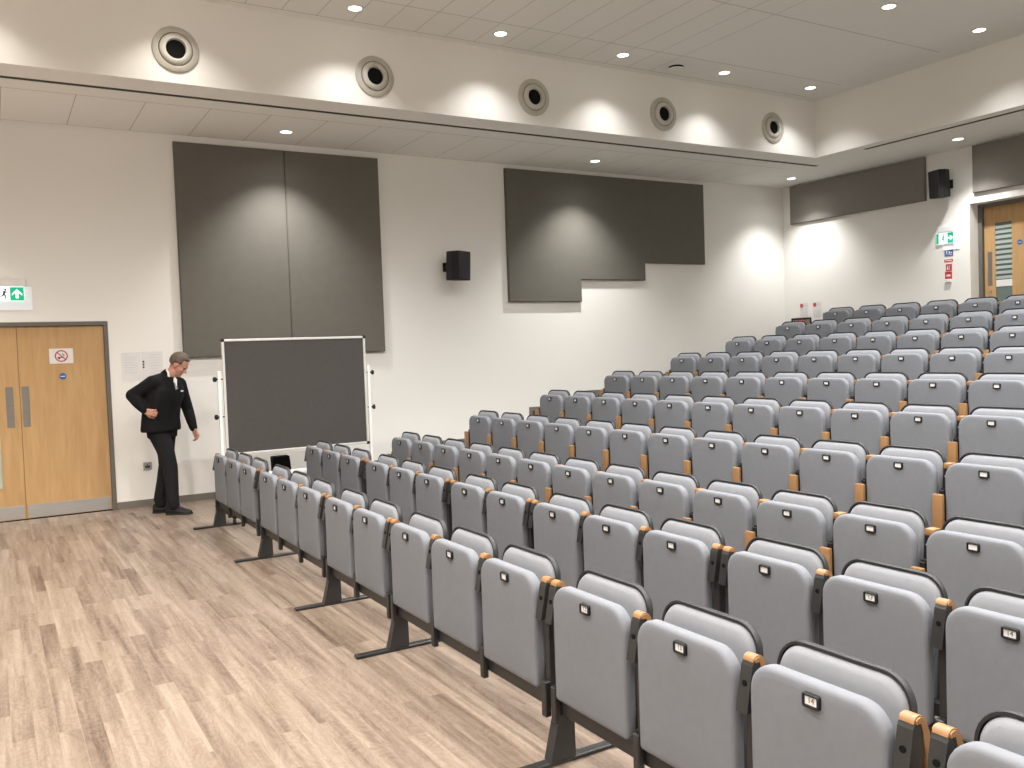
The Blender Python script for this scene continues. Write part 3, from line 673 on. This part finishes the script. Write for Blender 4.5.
# black case on the floor behind the board
b = MB(); b.prism([(-0.095, 0.0), (0.13, 0.0), (0.085, 0.474), (-0.105, 0.474)], 1, -0.06, 0.06)
bmesh.ops.bevel(b.bm, geom=b.bm.edges[:], offset=0.006, segments=2, affect='EDGES')
r = thing('black_case', 'black upright case on the floor behind the pinboard, seen below it', 'case', (2.79, 9.95, 0))
obj('body', b.mesh('body', 'void'), r)
b = MB(); b.box((-0.045, -0.012, 0.474), (0.035, 0.012, 0.480), 0, 0.002, 1); obj('handle', b.mesh('handle', 'black'), r)

# ------------------------------------------------------------------ theatre seats
def outline_ring(hw, z0, z1, rt, rb, inset, x, tilt=0.0, zref=0.3):
    return [Vector((x + (z - zref) * tilt, y, z)) for y, z in rrect(hw - inset, z0 + inset, z1 - inset, max(rt - inset, 0.006), max(rb - inset, 0.004))]
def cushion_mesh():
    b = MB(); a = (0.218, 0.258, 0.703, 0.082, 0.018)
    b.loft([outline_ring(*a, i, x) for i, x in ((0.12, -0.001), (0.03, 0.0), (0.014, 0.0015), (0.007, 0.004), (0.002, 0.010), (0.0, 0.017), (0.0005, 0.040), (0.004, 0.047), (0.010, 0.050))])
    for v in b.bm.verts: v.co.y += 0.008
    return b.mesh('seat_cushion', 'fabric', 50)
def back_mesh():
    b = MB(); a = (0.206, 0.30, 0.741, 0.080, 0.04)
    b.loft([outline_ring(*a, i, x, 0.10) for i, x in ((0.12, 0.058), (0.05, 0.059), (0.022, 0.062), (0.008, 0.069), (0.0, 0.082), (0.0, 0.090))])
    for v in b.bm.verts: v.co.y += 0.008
    return b.mesh('backrest', 'fabric_lit', 60)
def shell_mesh():
    b = MB(); a = (0.217, 0.27, 0.753, 0.088, 0.04)
    b.loft([outline_ring(*a, i, x, 0.10) for i, x in ((0.0105, 0.076), (0.002, 0.075), (0.0, 0.080), (0.0, 0.092), (0.006, 0.101), (0.020, 0.105), (0.10, 0.108))], cap=False)
    r = [b.bm.verts.new(v) for v in outline_ring(*a, 0.10, 0.1081, 0.10)]; b.bm.faces.new(r)
    r = [b.bm.verts.new(v) for v in outline_ring(*a, 0.0105, 0.089, 0.10)]; b.bm.faces.new(r)
    for v in b.bm.verts: v.co.y += 0.008
    return b.mesh('backrest_shell', 'shell', 50)
def plate_mesh():
    b = MB(); z = 0.660
    ring = lambda i, x: [Vector((x, yy, zz)) for yy, zz in rrect(0.0275 - i, z - 0.019 + i, z + 0.019 - i, max(0.008 - i, 0.002), max(0.008 - i, 0.002), 4)]
    b.loft([ring(0, 0.004), ring(0, -0.009), ring(0.0015, -0.0115), ring(0.0062, -0.0115), ring(0.0070, -0.0062)])
    b.loft([ring(0.0074, -0.0060), ring(0.0078, -0.0070)], 1)
    return b.mesh('number_plate', ['black', 'plate'])
def arm_floor_meshes():
    b = MB()
    b.prism([(-0.004, 0.545), (0.048, 0.545), (0.060, 0.660), (0.054, 0.688), (0.030, 0.688), (0.022, 0.674)], 1, -0.021, 0.021)
    b.box((0.030, -0.017, 0.262), (0.060, 0.017, 0.546), 0, 0.004, 1)
    b.box((0.006, -0.016, 0.160), (0.0335, 0.016, 0.300), 0, 0.004, 1)
    b.box((0.050, -0.010, 0.30), (0.080, 0.010, 0.52))
    b.lathe([(0.009, 0), (0.009, 0.006), (0.0, 0.0065)], (0.016, 0, 0.625), (-1, 0, 0), 1, 12)
    m1 = b.mesh('armrest', ['steel', 'void'])
    pts_o = [(0.026, 0.686), (0.029, 0.695), (0.038, 0.702), (0.050, 0.703), (0.063, 0.698), (0.073, 0.685), (0.081, 0.655), (0.089, 0.590), (0.092, 0.490), (0.068, 0.488), (0.066, 0.600), (0.060, 0.664), (0.053, 0.6885), (0.032, 0.6885)]
    b = MB(); b.prism(pts_o, 1, -0.0235, 0.0235)
    es = [e for e in b.bm.edges if abs(e.verts[0].co.y - e.verts[1].co.y) < 1e-6]
    bmesh.ops.bevel(b.bm, geom=es, offset=0.004, segments=2, affect='EDGES')
    m2 = b.mesh('wood_cap', 'armwood', 35)
    return m1, m2
def arm_tier_meshes():
    b = MB()
    b.prism([(0.055, 0.0), (0.125, 0.0), (0.125, 0.20), (0.118, 0.655), (0.072, 0.657), (0.060, 0.52), (0.055, 0.20)], 1, -0.021, 0.021)
    b.box((0.030, -0.016, 0.530), (0.062, 0.016, 0.552)); b.box((0.015, -0.012, 0.24), (0.058, 0.017, 0.545), 0, 0.003, 1)
    b.prism([(0.068, 0.56), (0.100, 0.55), (0.116, 0.648), (0.070, 0.655)], 1, -0.024, 0.024)
    b.lathe([(0.006, 0), (0.006, 0.004), (0, 0.0045)], (0.069, 0.010, 0.615), (-1, 0, 0), 1, 8); b.lathe([(0.006, 0), (0.006, 0.004), (0, 0.0045)], (0.069, -0.008, 0.585), (-1, 0, 0), 1, 8)
    b.box((-0.004, -0.024, 0.0), (0.16, 0.024, 0.012))
    b.box((-0.004, -0.010, 0.40), (0.04, 0.010, 0.52))
    b.prism([(0.118, 0.30), (0.150, 0.30), (0.168, 0.668), (0.158, 0.676), (0.121, 0.665)], 1, -0.020, 0.020)
    m1 = b.mesh('armrest', ['black', 'alu'])
    b = MB(); b.box((0.066, -0.023, 0.656), (0.120, 0.023, 0.688), 0, 0.006, 2); m2 = b.mesh('wood_cap', 'armwood', 40)
    b = MB(); b.box((-0.030, -0.030, 0.235), (-0.003, 0.030, 0.528), 0, 0.006, 2); m3 = b.mesh('wood_slab', 'armwood', 40)
    return m1, m2, m3
CUSH, BACK, SHELL, PLATE = cushion_mesh(), back_mesh(), shell_mesh(), plate_mesh()
AF = arm_floor_meshes(); AT = arm_tier_meshes()

def seat_proto(kind, left_arm):
    r = thing('theatre_seat', '', 'seat', (0, 0, 0))
    c = obj('seat_cushion', CUSH, r); obj('number_plate', PLATE, c)
    bk = obj('backrest', BACK, r); obj('backrest_shell', SHELL, bk)
    for y in ([-0.25, 0.25] if left_arm else [-0.25]):
        if kind == 'floor':
            a = obj('armrest', AF[0], r, (0, y, 0)); obj('wood_cap', AF[1], a)
        else:
            a = obj('armrest', AT[0], r, (0, y, 0)); obj('wood_cap', AT[1], a); obj('wood_slab', AT[2], a)
    # hinge rail joining seat and back
    obj('hinge_rail', RAIL, r)
    return r
b = MB(); b.box((0.046, -0.225, 0.290), (0.080, 0.225, 0.340), 0, 0.004, 1); RAIL = b.mesh('hinge_rail', 'steel')
PROTO = {}
def place_seat(kind, left, loc, label, group):
    key = (kind, left)
    if key not in PROTO: PROTO[key] = seat_proto(kind, left); o = PROTO[key]
    else: o = copy_tree(PROTO[key])
    o.location = loc; o['label'] = label; o['group'] = group
    return o
def in_frame(x, y, zd):
    pts = [project((x + dx, y + dy, zd + z)) for dx in (0, 0.2) for dy in (-0.22, 0.22) for z in (0.3, 0.74)]
    pts = [p for p in pts if p]
    return pts and min(p[0] for p in pts) < 1075 and min(p[1] for p in pts) < 767 and max(p[0] for p in pts) > 0

def digits(txt, parent):
    cu = bpy.data.curves.new('number', 'FONT'); cu.body = txt; cu.size = 0.021; cu.align_x = 'CENTER'; cu.align_y = 'CENTER'; cu.extrude = 0.0003
    t = bpy.data.objects.new('tmp_text', cu); COL.objects.link(t)
    dg = bpy.context.evaluated_depsgraph_get(); dg.update()
    me = bpy.data.meshes.new_from_object(t.evaluated_get(dg)); me.name = 'seat_number'
    bpy.data.objects.remove(t); bpy.data.curves.remove(cu)
    me.materials.clear(); me.materials.append(MAT['ink'])
    # text lies in xy facing +z -> face -x, reading left to right along -y
    me.transform(Matrix(((0, 0, -1, -0.0073), (-1, 0, 0, 0), (0, 1, 0, 0.6608), (0, 0, 0, 1))))
    return me

GAPS = [0.127, 0.086, 0.060, 0.068, 0.085]
GIDX = [0, 0, 0, 1, 1, 1, 2, 2, 3, 3, 3, 4, 4, 4, 5, 5, 5]
ROWN = ['front row', 'second row from the front', 'third row from the front', 'fourth row from the front', 'fifth row from the front', 'sixth row from the front', 'seventh row from the front', 'eighth row from the front', 'second highest row at the back', 'highest row at the back']
bank_y = {}
for k in (0, 1):
    for i in range(17):
        y = FLOOR_Y - i * PITCH - sum(GAPS[:GIDX[i]])
        if not in_frame(XK[k], y, 0): continue
        leftarm = i == 0 or GIDX[i] != GIDX[i - 1]
        o = place_seat('floor', leftarm, (XK[k], y, 0), 'grey tip-up seat with raised arms, %s from the left end, %s' % (ORD[i], ROWN[k]), 'tip-up seats of the ' + ROWN[k])
        bank_y.setdefault((k, GIDX[i]), []).append(y)
        if (k == 0 and i >= 11) or (k == 1 and i >= 12):
            plate = [c for c in o.children[0].children] if False else None
            cu = [c for c in o.children if c.name.startswith('seat_cushion')][0]
            # the seat number printed on the insert belongs to the plate: one mesh with it
            pl = [c for c in cu.children if c.name.startswith('number_plate')][0]
            nm = digits(str(i + 1), None)
            bm = bmesh.new(); bm.from_mesh(PLATE); base = len(bm.faces)
            bm.from_mesh(nm)
            bm.faces.ensure_lookup_table()
            for f in bm.faces[base:]: f.material_index = 2
            me2 = bpy.data.meshes.new('number_plate'); bm.to_mesh(me2); bm.free()
            for m in ('black', 'plate', 'ink'): me2.materials.append(MAT[m])
            pl.data = me2; bpy.data.meshes.remove(nm)
for k in range(2, 10):
    for i in range(17):
        y = ROW_Y - i * PITCH
        if not in_frame(XK[k], y, DECK[k]): continue
        place_seat('tier', i == 0, (XK[k], y, DECK[k]), 'grey tip-up seat, %s from the left end, %s' % (ORD[i], ROWN[k]), 'tip-up seats of the ' + ROWN[k])

# beams and legs carrying the banks of floor seats
BN = ['leftmost', 'second', 'third', 'fourth', 'fifth', 'sixth']
keys = sorted(bank_y)
for (k, q) in keys:
    ys = bank_y[(k, q)]; ya, yb = max(ys) + 0.275, min(ys) - 0.275
    lab = 'dark steel beam and floor leg under the %s bank of %s seats' % (BN[q] if q == 0 else BN[q] + ' from left', ['front row', 'second row'][k])
    r = thing('seat_beam', lab, 'seat frame', (XK[k], 0, 0), 'beams under the floor seats')
    b = MB(); b.box((0.034, yb, 0.190), (0.092, ya, 0.2615), 0, 0.004, 1); obj('beam', b.mesh('beam', 'steel'), r)
    last = (k, q + 1) not in bank_y
    for y in ([ya - 0.02, yb + 0.02] if last and q > 4 else [ya - 0.02]):
        b = MB(); rings = []
        for z, x0, x1, hy in ((0.018, -0.022, 0.092, 0.024), (0.191, 0.022, 0.090, 0.024)):
            rings.append([Vector((x0, y - hy, z)), Vector((x1, y - hy, z)), Vector((x1, y + hy, z)), Vector((x0, y + hy, z))])
        b.loft(rings); lg = obj('leg', b.mesh('leg', 'steel'), r)
        b = MB(); b.box((-0.205, y - 0.022, 0.0), (0.36, y + 0.022, 0.018), 0, 0.004, 1); obj('foot_bar', b.mesh('foot_bar', 'steel'), lg)

# ------------------------------------------------------------------ the man by the doors
def remeshed(name, build, mat, voxel, smooth=6, factor=0.5, keep=None):
    """union of overlapping solids -> one continuous skin"""
    b = MB(); build(b)
    me = b.mesh(name, mat)
    o = bpy.data.objects.new('tmp', me); COL.objects.link(o)
    m = o.modifiers.new('r', 'REMESH'); m.mode = 'VOXEL'; m.voxel_size = voxel; m.adaptivity = 0.0
    m = o.modifiers.new('s', 'SMOOTH'); m.iterations = smooth; m.factor = factor
    dg = bpy.context.evaluated_depsgraph_get(); dg.update()
    out = bpy.data.meshes.new_from_object(o.evaluated_get(dg)); out.name = name
    bpy.data.objects.remove(o); bpy.data.meshes.remove(me)
    out.materials.clear(); out.materials.append(MAT[mat])
    for p in out.polygons: p.use_smooth = True
    return out
V = Vector
# facing: mostly towards +x, turned a little to the camera (-y)
FA = math.radians(-48)
F = V((math.cos(FA), math.sin(FA), 0)); RS = V((math.sin(FA), -math.cos(FA), 0)); UZ = V((0, 0, 1))
FL = V((math.cos(math.radians(-18)), math.sin(math.radians(-18)), 0)); FH = V((math.cos(math.radians(-34)), math.sin(math.radians(-34)), 0))   # forward, his right, up
def ell(c, a, bb, fwd=F, n=20, up=UZ, p=2.3):
    side = fwd.cross(up).normalized(); out = []
    for i in range(n):
        t = 2 * PI * i / n; cx, sy = math.cos(t), math.sin(t)
        cx = math.copysign(abs(cx) ** (2 / p), cx); sy = math.copysign(abs(sy) ** (2 / p), sy)
        out.append(V(c) + side * a * cx + fwd * bb * sy)
    return out
def chain(b, pts):
    for (p, r), (q, s) in zip(pts, pts[1:]): b.capsule(p, r, q, s, 14)

PX, PY = 1.565, 9.79
pel = V((1.515, 9.80, 0.93)); wst = V((1.510, 9.79, 1.06)); chs = V((1.560, 9.785, 1.25)); shc = V((1.575, 9.785, 1.388)); nkb = V((1.592, 9.775, 1.428)); nkt = V((1.650, 9.748, 1.486))
rsh = shc + RS * 0.182 + V((-0.01, 0, -0.012)); lsh = shc - RS * 0.185 + V((0.01, 0, -0.045))
rel = V((1.236, 9.735, 1.256)); rwr = V((1.330, 9.612, 1.100))
lel = V((1.806, 9.93, 1.065)); lwr = V((1.838, 9.83, 0.862))
rhp = V((1.472, 9.735, 0.90)); lhp = V((1.560, 9.865, 0.90))
rkn = V((1.560, 9.690, 0.500)); ran = V((1.562, 9.650, 0.095))
lkn = V((1.545, 9.860, 0.500)); lan = V((1.468, 9.865, 0.100))

# head frame: bowed forward and down
HF = (FH * math.cos(math.radians(38)) - UZ * math.sin(math.radians(38))).normalized()
HU = (UZ * math.cos(math.radians(38)) + FH * math.sin(math.radians(38))).normalized()
HR = HF.cross(HU).normalized()        # his right
HC0 = V((1.708, 9.722, 1.556))        # centre of the skull
def hp(f, r, u): return HC0 + HF * f + HR * r + HU * u
def head_solids(b):
    def blob(c, rf, rr, ru, seg=20):
        r = bmesh.ops.create_uvsphere(b.bm, u_segments=seg, v_segments=12, radius=1.0)
        for v in r['verts']:
            x, y, z = v.co; v.co = c + HF * (x * rf) + HR * (y * rr) + HU * (z * ru)
    blob(hp(-0.012, 0, 0.022), 0.094, 0.074, 0.088)     # cranium
    blob(hp(0.022, 0, -0.030), 0.066, 0.062, 0.082)     # face
    blob(hp(0.042, 0, -0.088), 0.036, 0.042, 0.030)     # jaw and chin
    blob(hp(0.066, 0, -0.104), 0.016, 0.020, 0.015)
    blob(hp(0.076, 0, 0.012), 0.012, 0.045, 0.010)      # brow
    blob(hp(0.072, 0, -0.070), 0.012, 0.026, 0.007); blob(hp(0.071, 0, -0.083), 0.012, 0.023, 0.007)   # lips
    b.capsule(hp(0.082, 0, 0.000), 0.008, hp(0.104, 0, -0.034), 0.011, 10)           # nose
    for s in (-1, 1):
        blob(hp(0.094, s * 0.011, -0.040), 0.009, 0.008, 0.008, 12)
        blob(hp(0.062, s * 0.036, -0.030), 0.018, 0.020, 0.016)                      # cheeks
        blob(hp(-0.010, s * 0.073, -0.018), 0.022, 0.007, 0.034)                     # ears
        blob(hp(-0.018, s * 0.077, -0.008), 0.012, 0.008, 0.020)
    b.capsule(nkb, 0.060, nkt, 0.056); b.capsule(nkt, 0.056, hp(-0.03, 0, -0.05), 0.052)
def hand_solids(b, wrist, palm_dir, back, thumb_side, curl, sc=1.0):
    """palm + four bent fingers of different lengths + thumb from the side"""
    d = palm_dir.normalized(); n = (back - d * back.dot(d)).normalized(); s = d.cross(n).normalized() * thumb_side
    L0 = 0.088 * sc
    for t in (-0.028, -0.010, 0.010, 0.028):
        b.capsule(wrist + d * 0.005 + s * t * 0.65, 0.0150 * sc, wrist + d * L0 + s * t, 0.0125 * sc, 10)
    for t, ln in ((0.031, 0.072), (0.0105, 0.080), (-0.0105, 0.074), (-0.031, 0.058)):
        p = wrist + d * (L0 - 0.004 * abs(t) / 0.03) + s * t; ang = 0.0; r = 0.0088
        for k, fr in enumerate((0.45, 0.32, 0.23)):
            ang += curl * (0.9 if k == 0 else 1.15)
            q = p + (d * math.cos(ang) - n * math.sin(ang)) * ln * fr * sc
            b.capsule(p, r * sc, q, (r - 0.0008) * sc, 8); p = q; r -= 0.0008
    p0 = wrist + d * 0.022 + s * 0.022; p1 = p0 + (d * 0.55 + s * 0.75 - n * 0.35).normalized() * 0.038; p2 = p1 + (d * 0.85 + s * 0.25 - n * 0.45).normalized() * 0.030; p3 = p2 + (d * 0.8 - s * 0.1 - n * 0.5).normalized() * 0.022
    b.capsule(p0, 0.0135, p1, 0.0110, 8); b.capsule(p1, 0.0110, p2, 0.0095, 8); b.capsule(p2, 0.0095, p3, 0.0082, 8)
def body_solids(b):
    head_solids(b)
    b.loft([ell(pel - UZ * 0.06, 0.12, 0.085), ell(pel, 0.135, 0.09), ell(wst, 0.12, 0.085), ell(chs, 0.14, 0.095), ell(shc - UZ * 0.03, 0.13, 0.07), ell(nkb, 0.06, 0.05)])
    for sh, el, wr in ((rsh, rel, rwr), (lsh, lel, lwr)):
        chain(b, [(shc, 0.05), (sh, 0.045), (el, 0.036), (wr, 0.026)])
    for h, k, a in ((rhp, rkn, ran), (lhp, lkn, lan)):
        chain(b, [(pel, 0.08), (h, 0.070), (k, 0.045), (a + UZ * 0.02, 0.032)])
    fr = (rwr - rel).normalized(); hand_solids(b, rwr + fr * 0.012, (fr * 0.35 + F * 0.75 - RS * 0.25), RS, 1, 0.75, 0.92)
    fl = (lwr - lel).normalized(); hand_solids(b, lwr + fl * 0.012, (fl + V((0.10, -0.05, 0))), (F * 0.25 - RS * 0.9), 1, 0.62)
person = obj('person', remeshed('person', body_solids, 'skin', 0.0055, 3, 0.4))
tag(person, 'man in a black jacket and dark trousers walking, looking down, hand on hip', 'person')

def jacket(b):
    rings = [ell(V((1.505, 9.800, 0.868)), 0.226, 0.160), ell(V((1.505, 9.80, 0.90)), 0.228, 0.162), ell(V((1.508, 9.795, 1.00)), 0.216, 0.156), ell(V((1.520, 9.79, 1.10)), 0.216, 0.156), ell(V((1.545, 9.785, 1.21)), 0.224, 0.158),
             ell(V((1.565, 9.785, 1.29)), 0.222, 0.146), ell(V((1.572, 9.785, 1.355)), 0.192, 0.120), ell(V((1.580, 9.780, 1.402)), 0.128, 0.090), ell(V((1.590, 9.776, 1.435)), 0.080, 0.072)]
    b.loft(rings)
    for s in (rsh, lsh): b.capsule(shc + V((0, 0, -0.02)), 0.085, s, 0.080)
    b.capsule(nkb + V((-0.02, 0.01, -0.005)), 0.062, rsh + V((0, 0, 0.012)), 0.066)
    chain(b, [(rsh, 0.080), (rsh.lerp(rel, 0.5), 0.070), (rel, 0.066), (rel.lerp(rwr, 0.5), 0.061), (rwr - (rwr - rel).normalized() * 0.012, 0.044)])
    chain(b, [(lsh, 0.080), (lsh.lerp(lel, 0.5), 0.068), (lel, 0.060), (lel.lerp(lwr, 0.55), 0.053), (lwr - (lwr - lel).normalized() * 0.012, 0.043)])
jk = obj('jacket', remeshed('jacket', jacket, 'jacket', 0.011, 4, 0.5), person)
def collar(b):
    ax = (nkt - nkb).normalized(); c0 = nkb - ax * 0.01; n = 28
    fw = (F - ax * F.dot(ax)).normalized(); sd = fw.cross(ax)
    rings = []
    for r, h in ((0.083, 0.0), (0.080, 0.030), (0.076, 0.056), (0.068, 0.056), (0.070, 0.03), (0.073, 0.0)):
        ring = []
        for i in range(n):
            t = 2 * PI * i / n; f = math.cos(t); drop = max(0, f) ** 2
            ring.append(c0 + ax * (h - drop * 0.075) + (fw * f * (1 + 0.28 * drop) + sd * math.sin(t)) * r)
        rings.append(ring)
    b.loft(rings + rings[:1], 0, False)
cb = MB(); collar(cb); obj('collar', cb.mesh('collar', 'jacket', True), jk)
cb = MB()
ax = (nkt - nkb).normalized(); fw = (F - ax * F.dot(ax)).normalized(); sd = fw.cross(ax)
rings = []
for r, h in ((0.073, -0.02), (0.070, 0.03), (0.0665, 0.068), (0.061, 0.068), (0.062, 0.0), (0.064, -0.02)):
    ring = []
    for i in range(28):
        t = 2 * PI * i / 28; f = math.cos(t); drop = max(0, f) ** 2
        ring.append(nkb - ax * 0.005 + ax * (h - drop * 0.050) + (fw * f * (1 + 0.25 * drop) + sd * math.sin(t)) * r)
    rings.append(ring)
cb.loft(rings + rings[:1], 0, False)
sh_ = obj('shirt', cb.mesh('shirt', 'shirt', True), person)
# shirt front and tie in the open neck
base = nkb + fw * 0.076 + ax * 0.002
cb = MB(); dn = (V((1.672, 9.662, 1.27)) - base).normalized()
q = dn.cross(fw).normalized()
pts = [base + q * 0.040 + ax * 0.02, base - q * 0.040 + ax * 0.02, base - q * 0.006 + dn * 0.085, base + q * 0.006 + dn * 0.085]
off = fw * 0.022
cb.loft([[p + off for p in pts], [p - off for p in pts]])
obj('shirt_front', cb.mesh('shirt_front', 'shirt'), sh_)
cb = MB(); pts = [base + q * 0.014 + ax * 0.012, base - q * 0.014 + ax * 0.012, base - q * 0.015 + dn * 0.082, base + q * 0.015 + dn * 0.082]
cb.loft([[p + off * 1.25 for p in pts], [p for p in pts]])
obj('tie', cb.mesh('tie', 'scarf'), sh_)
def trousers(b):
    b.loft([ell(V((1.515, 9.80, 0.80)), 0.165, 0.125), ell(V((1.515, 9.80, 0.88)), 0.172, 0.130), ell(V((1.514, 9.80, 0.96)), 0.165, 0.122)])
    chain(b, [(rhp - UZ * 0.06, 0.105), (rhp.lerp(rkn, 0.5), 0.092), (rkn, 0.074), (rkn.lerp(ran, 0.45), 0.070), (ran + UZ * 0.045, 0.063), (ran + UZ * 0.0 + FL * 0.01, 0.058)])
    chain(b, [(lhp - UZ * 0.06, 0.105), (lhp.lerp(lkn, 0.5), 0.092), (lkn, 0.074), (lkn.lerp(lan, 0.45), 0.070), (lan + UZ * 0.045, 0.063), (lan + UZ * 0.0 + FL * 0.01, 0.058)])
obj('trousers', remeshed('trousers', trousers, 'trouser', 0.010, 4, 0.5), person)
def shoe(a, d):
    def build(b):
        d_ = d.normalized(); s = d_.cross(UZ)
        def sec(t, hw, zt, zb=0.004):
            c = V((a.x, a.y, 0)) + d_ * t
            return [c + s * hw * math.cos(u) * (1.0 if math.sin(u) < 0 else 0.92) + UZ * ((zt if math.sin(u) > 0 else zb) * 1.0 if abs(math.sin(u)) > 0.5 else (zt + zb) * 0.42) for u in [PI * k / 6 for k in range(12)]]
        b.loft([sec(-0.075, 0.022, 0.075), sec(-0.065, 0.033, 0.095), sec(-0.02, 0.038, 0.115), sec(0.035, 0.040, 0.105), sec(0.080, 0.043, 0.078), sec(0.12, 0.047, 0.060), sec(0.158, 0.042, 0.050), sec(0.184, 0.028, 0.040), sec(0.195, 0.014, 0.028)])
    return remeshed('shoe', build, 'leather', 0.006, 3, 0.4)
def sole(a, d):
    b = MB(); d_ = d.normalized(); s = d_.cross(UZ); pts = []
    for t, hw in ((-0.078, 0.018), (-0.066, 0.033), (0.0, 0.038), (0.06, 0.038), (0.12, 0.049), (0.162, 0.044), (0.190, 0.026), (0.200, 0.010)): pts.append((t, hw))
    o2 = [V((a.x, a.y, 0)) + d_ * t + s * h for t, h in pts] + [V((a.x, a.y, 0)) + d_ * t - s * h for t, h in pts[::-1]]
    b.loft([[p + UZ * 0.0005 for p in o2], [p + UZ * 0.014 for p in o2]]); return b.mesh('sole', 'rubber')
for a, d in ((ran, FL + V((0.0, -0.25, 0))), (lan, FL + V((0, 0.05, 0)))):
    so = obj('shoe', shoe(a, d), person); obj('sole', sole(a, d), so)
def hair(b):
    n = 22
    for i in range(n + 1):
        for j in range(14):
            az = -PI + 2 * PI * i / n; el_ = -0.5 + (PI / 2 + 0.5) * j / 13
            cf, cr, cu = math.cos(el_) * math.cos(az), math.cos(el_) * math.sin(az), math.sin(el_)
            if el_ < 0.62 and cf > 0.42: continue               # bare forehead and face
            if el_ < 0.12 and cf > 0.02: continue               # around the ears
            if el_ < -0.05 and cf > -0.25: continue
            c = hp(-0.014 + cf * 0.094, cr * 0.075, 0.024 + cu * 0.090)
            b.sphere(c, 0.017, 0, 8)
obj('hair', remeshed('hair', hair, 'hair', 0.006, 3, 0.4), person)
for s in (-1, 1):
    b = MB(); b.sphere(hp(0.0755, s * 0.030, -0.004), 0.0085, 0, 12); obj('eye', b.mesh('eye', 'ink', True), person)
    b = MB(); b.capsule(hp(0.084, s * 0.018, 0.013), 0.0042, hp(0.077, s * 0.045, 0.012), 0.0032, 8); obj('eyebrow', b.mesh('eyebrow', 'hair', True), person)
b = MB(); c = V((1.565, 9.785, 1.275)) + F * 0.148 - RS * 0.075; b.box((-0.018, -0.004, -0.008), (0.018, 0.004, 0.008), 0, 0.002, 1, mat=Matrix.Translation(c) @ Matrix.Rotation(FA + PI / 2, 4, 'Z'))
obj('chest_badge', b.mesh('chest_badge', 'greyink'), jk)


# ------------------------------------------------------------------ world and colour management
w = bpy.data.worlds.new('room_air'); S.world = w; w.use_nodes = True
w.node_tree.nodes['Background'].inputs[0].default_value = (0.9, 0.85, 0.8, 1)
w.node_tree.nodes['Background'].inputs[1].default_value = 0.02
S.view_settings.view_transform = 'Standard'; S.view_settings.look = 'None'; S.view_settings.gamma = 1.0; S.view_settings.use_curve_mapping = False
S.view_settings.exposure = 0.0
S.cycles.max_bounces = 10; S.cycles.diffuse_bounces = 6; S.cycles.glossy_bounces = 4
S.cycles.use_denoising = True
S.cycles.sample_clamp_indirect = 4.0
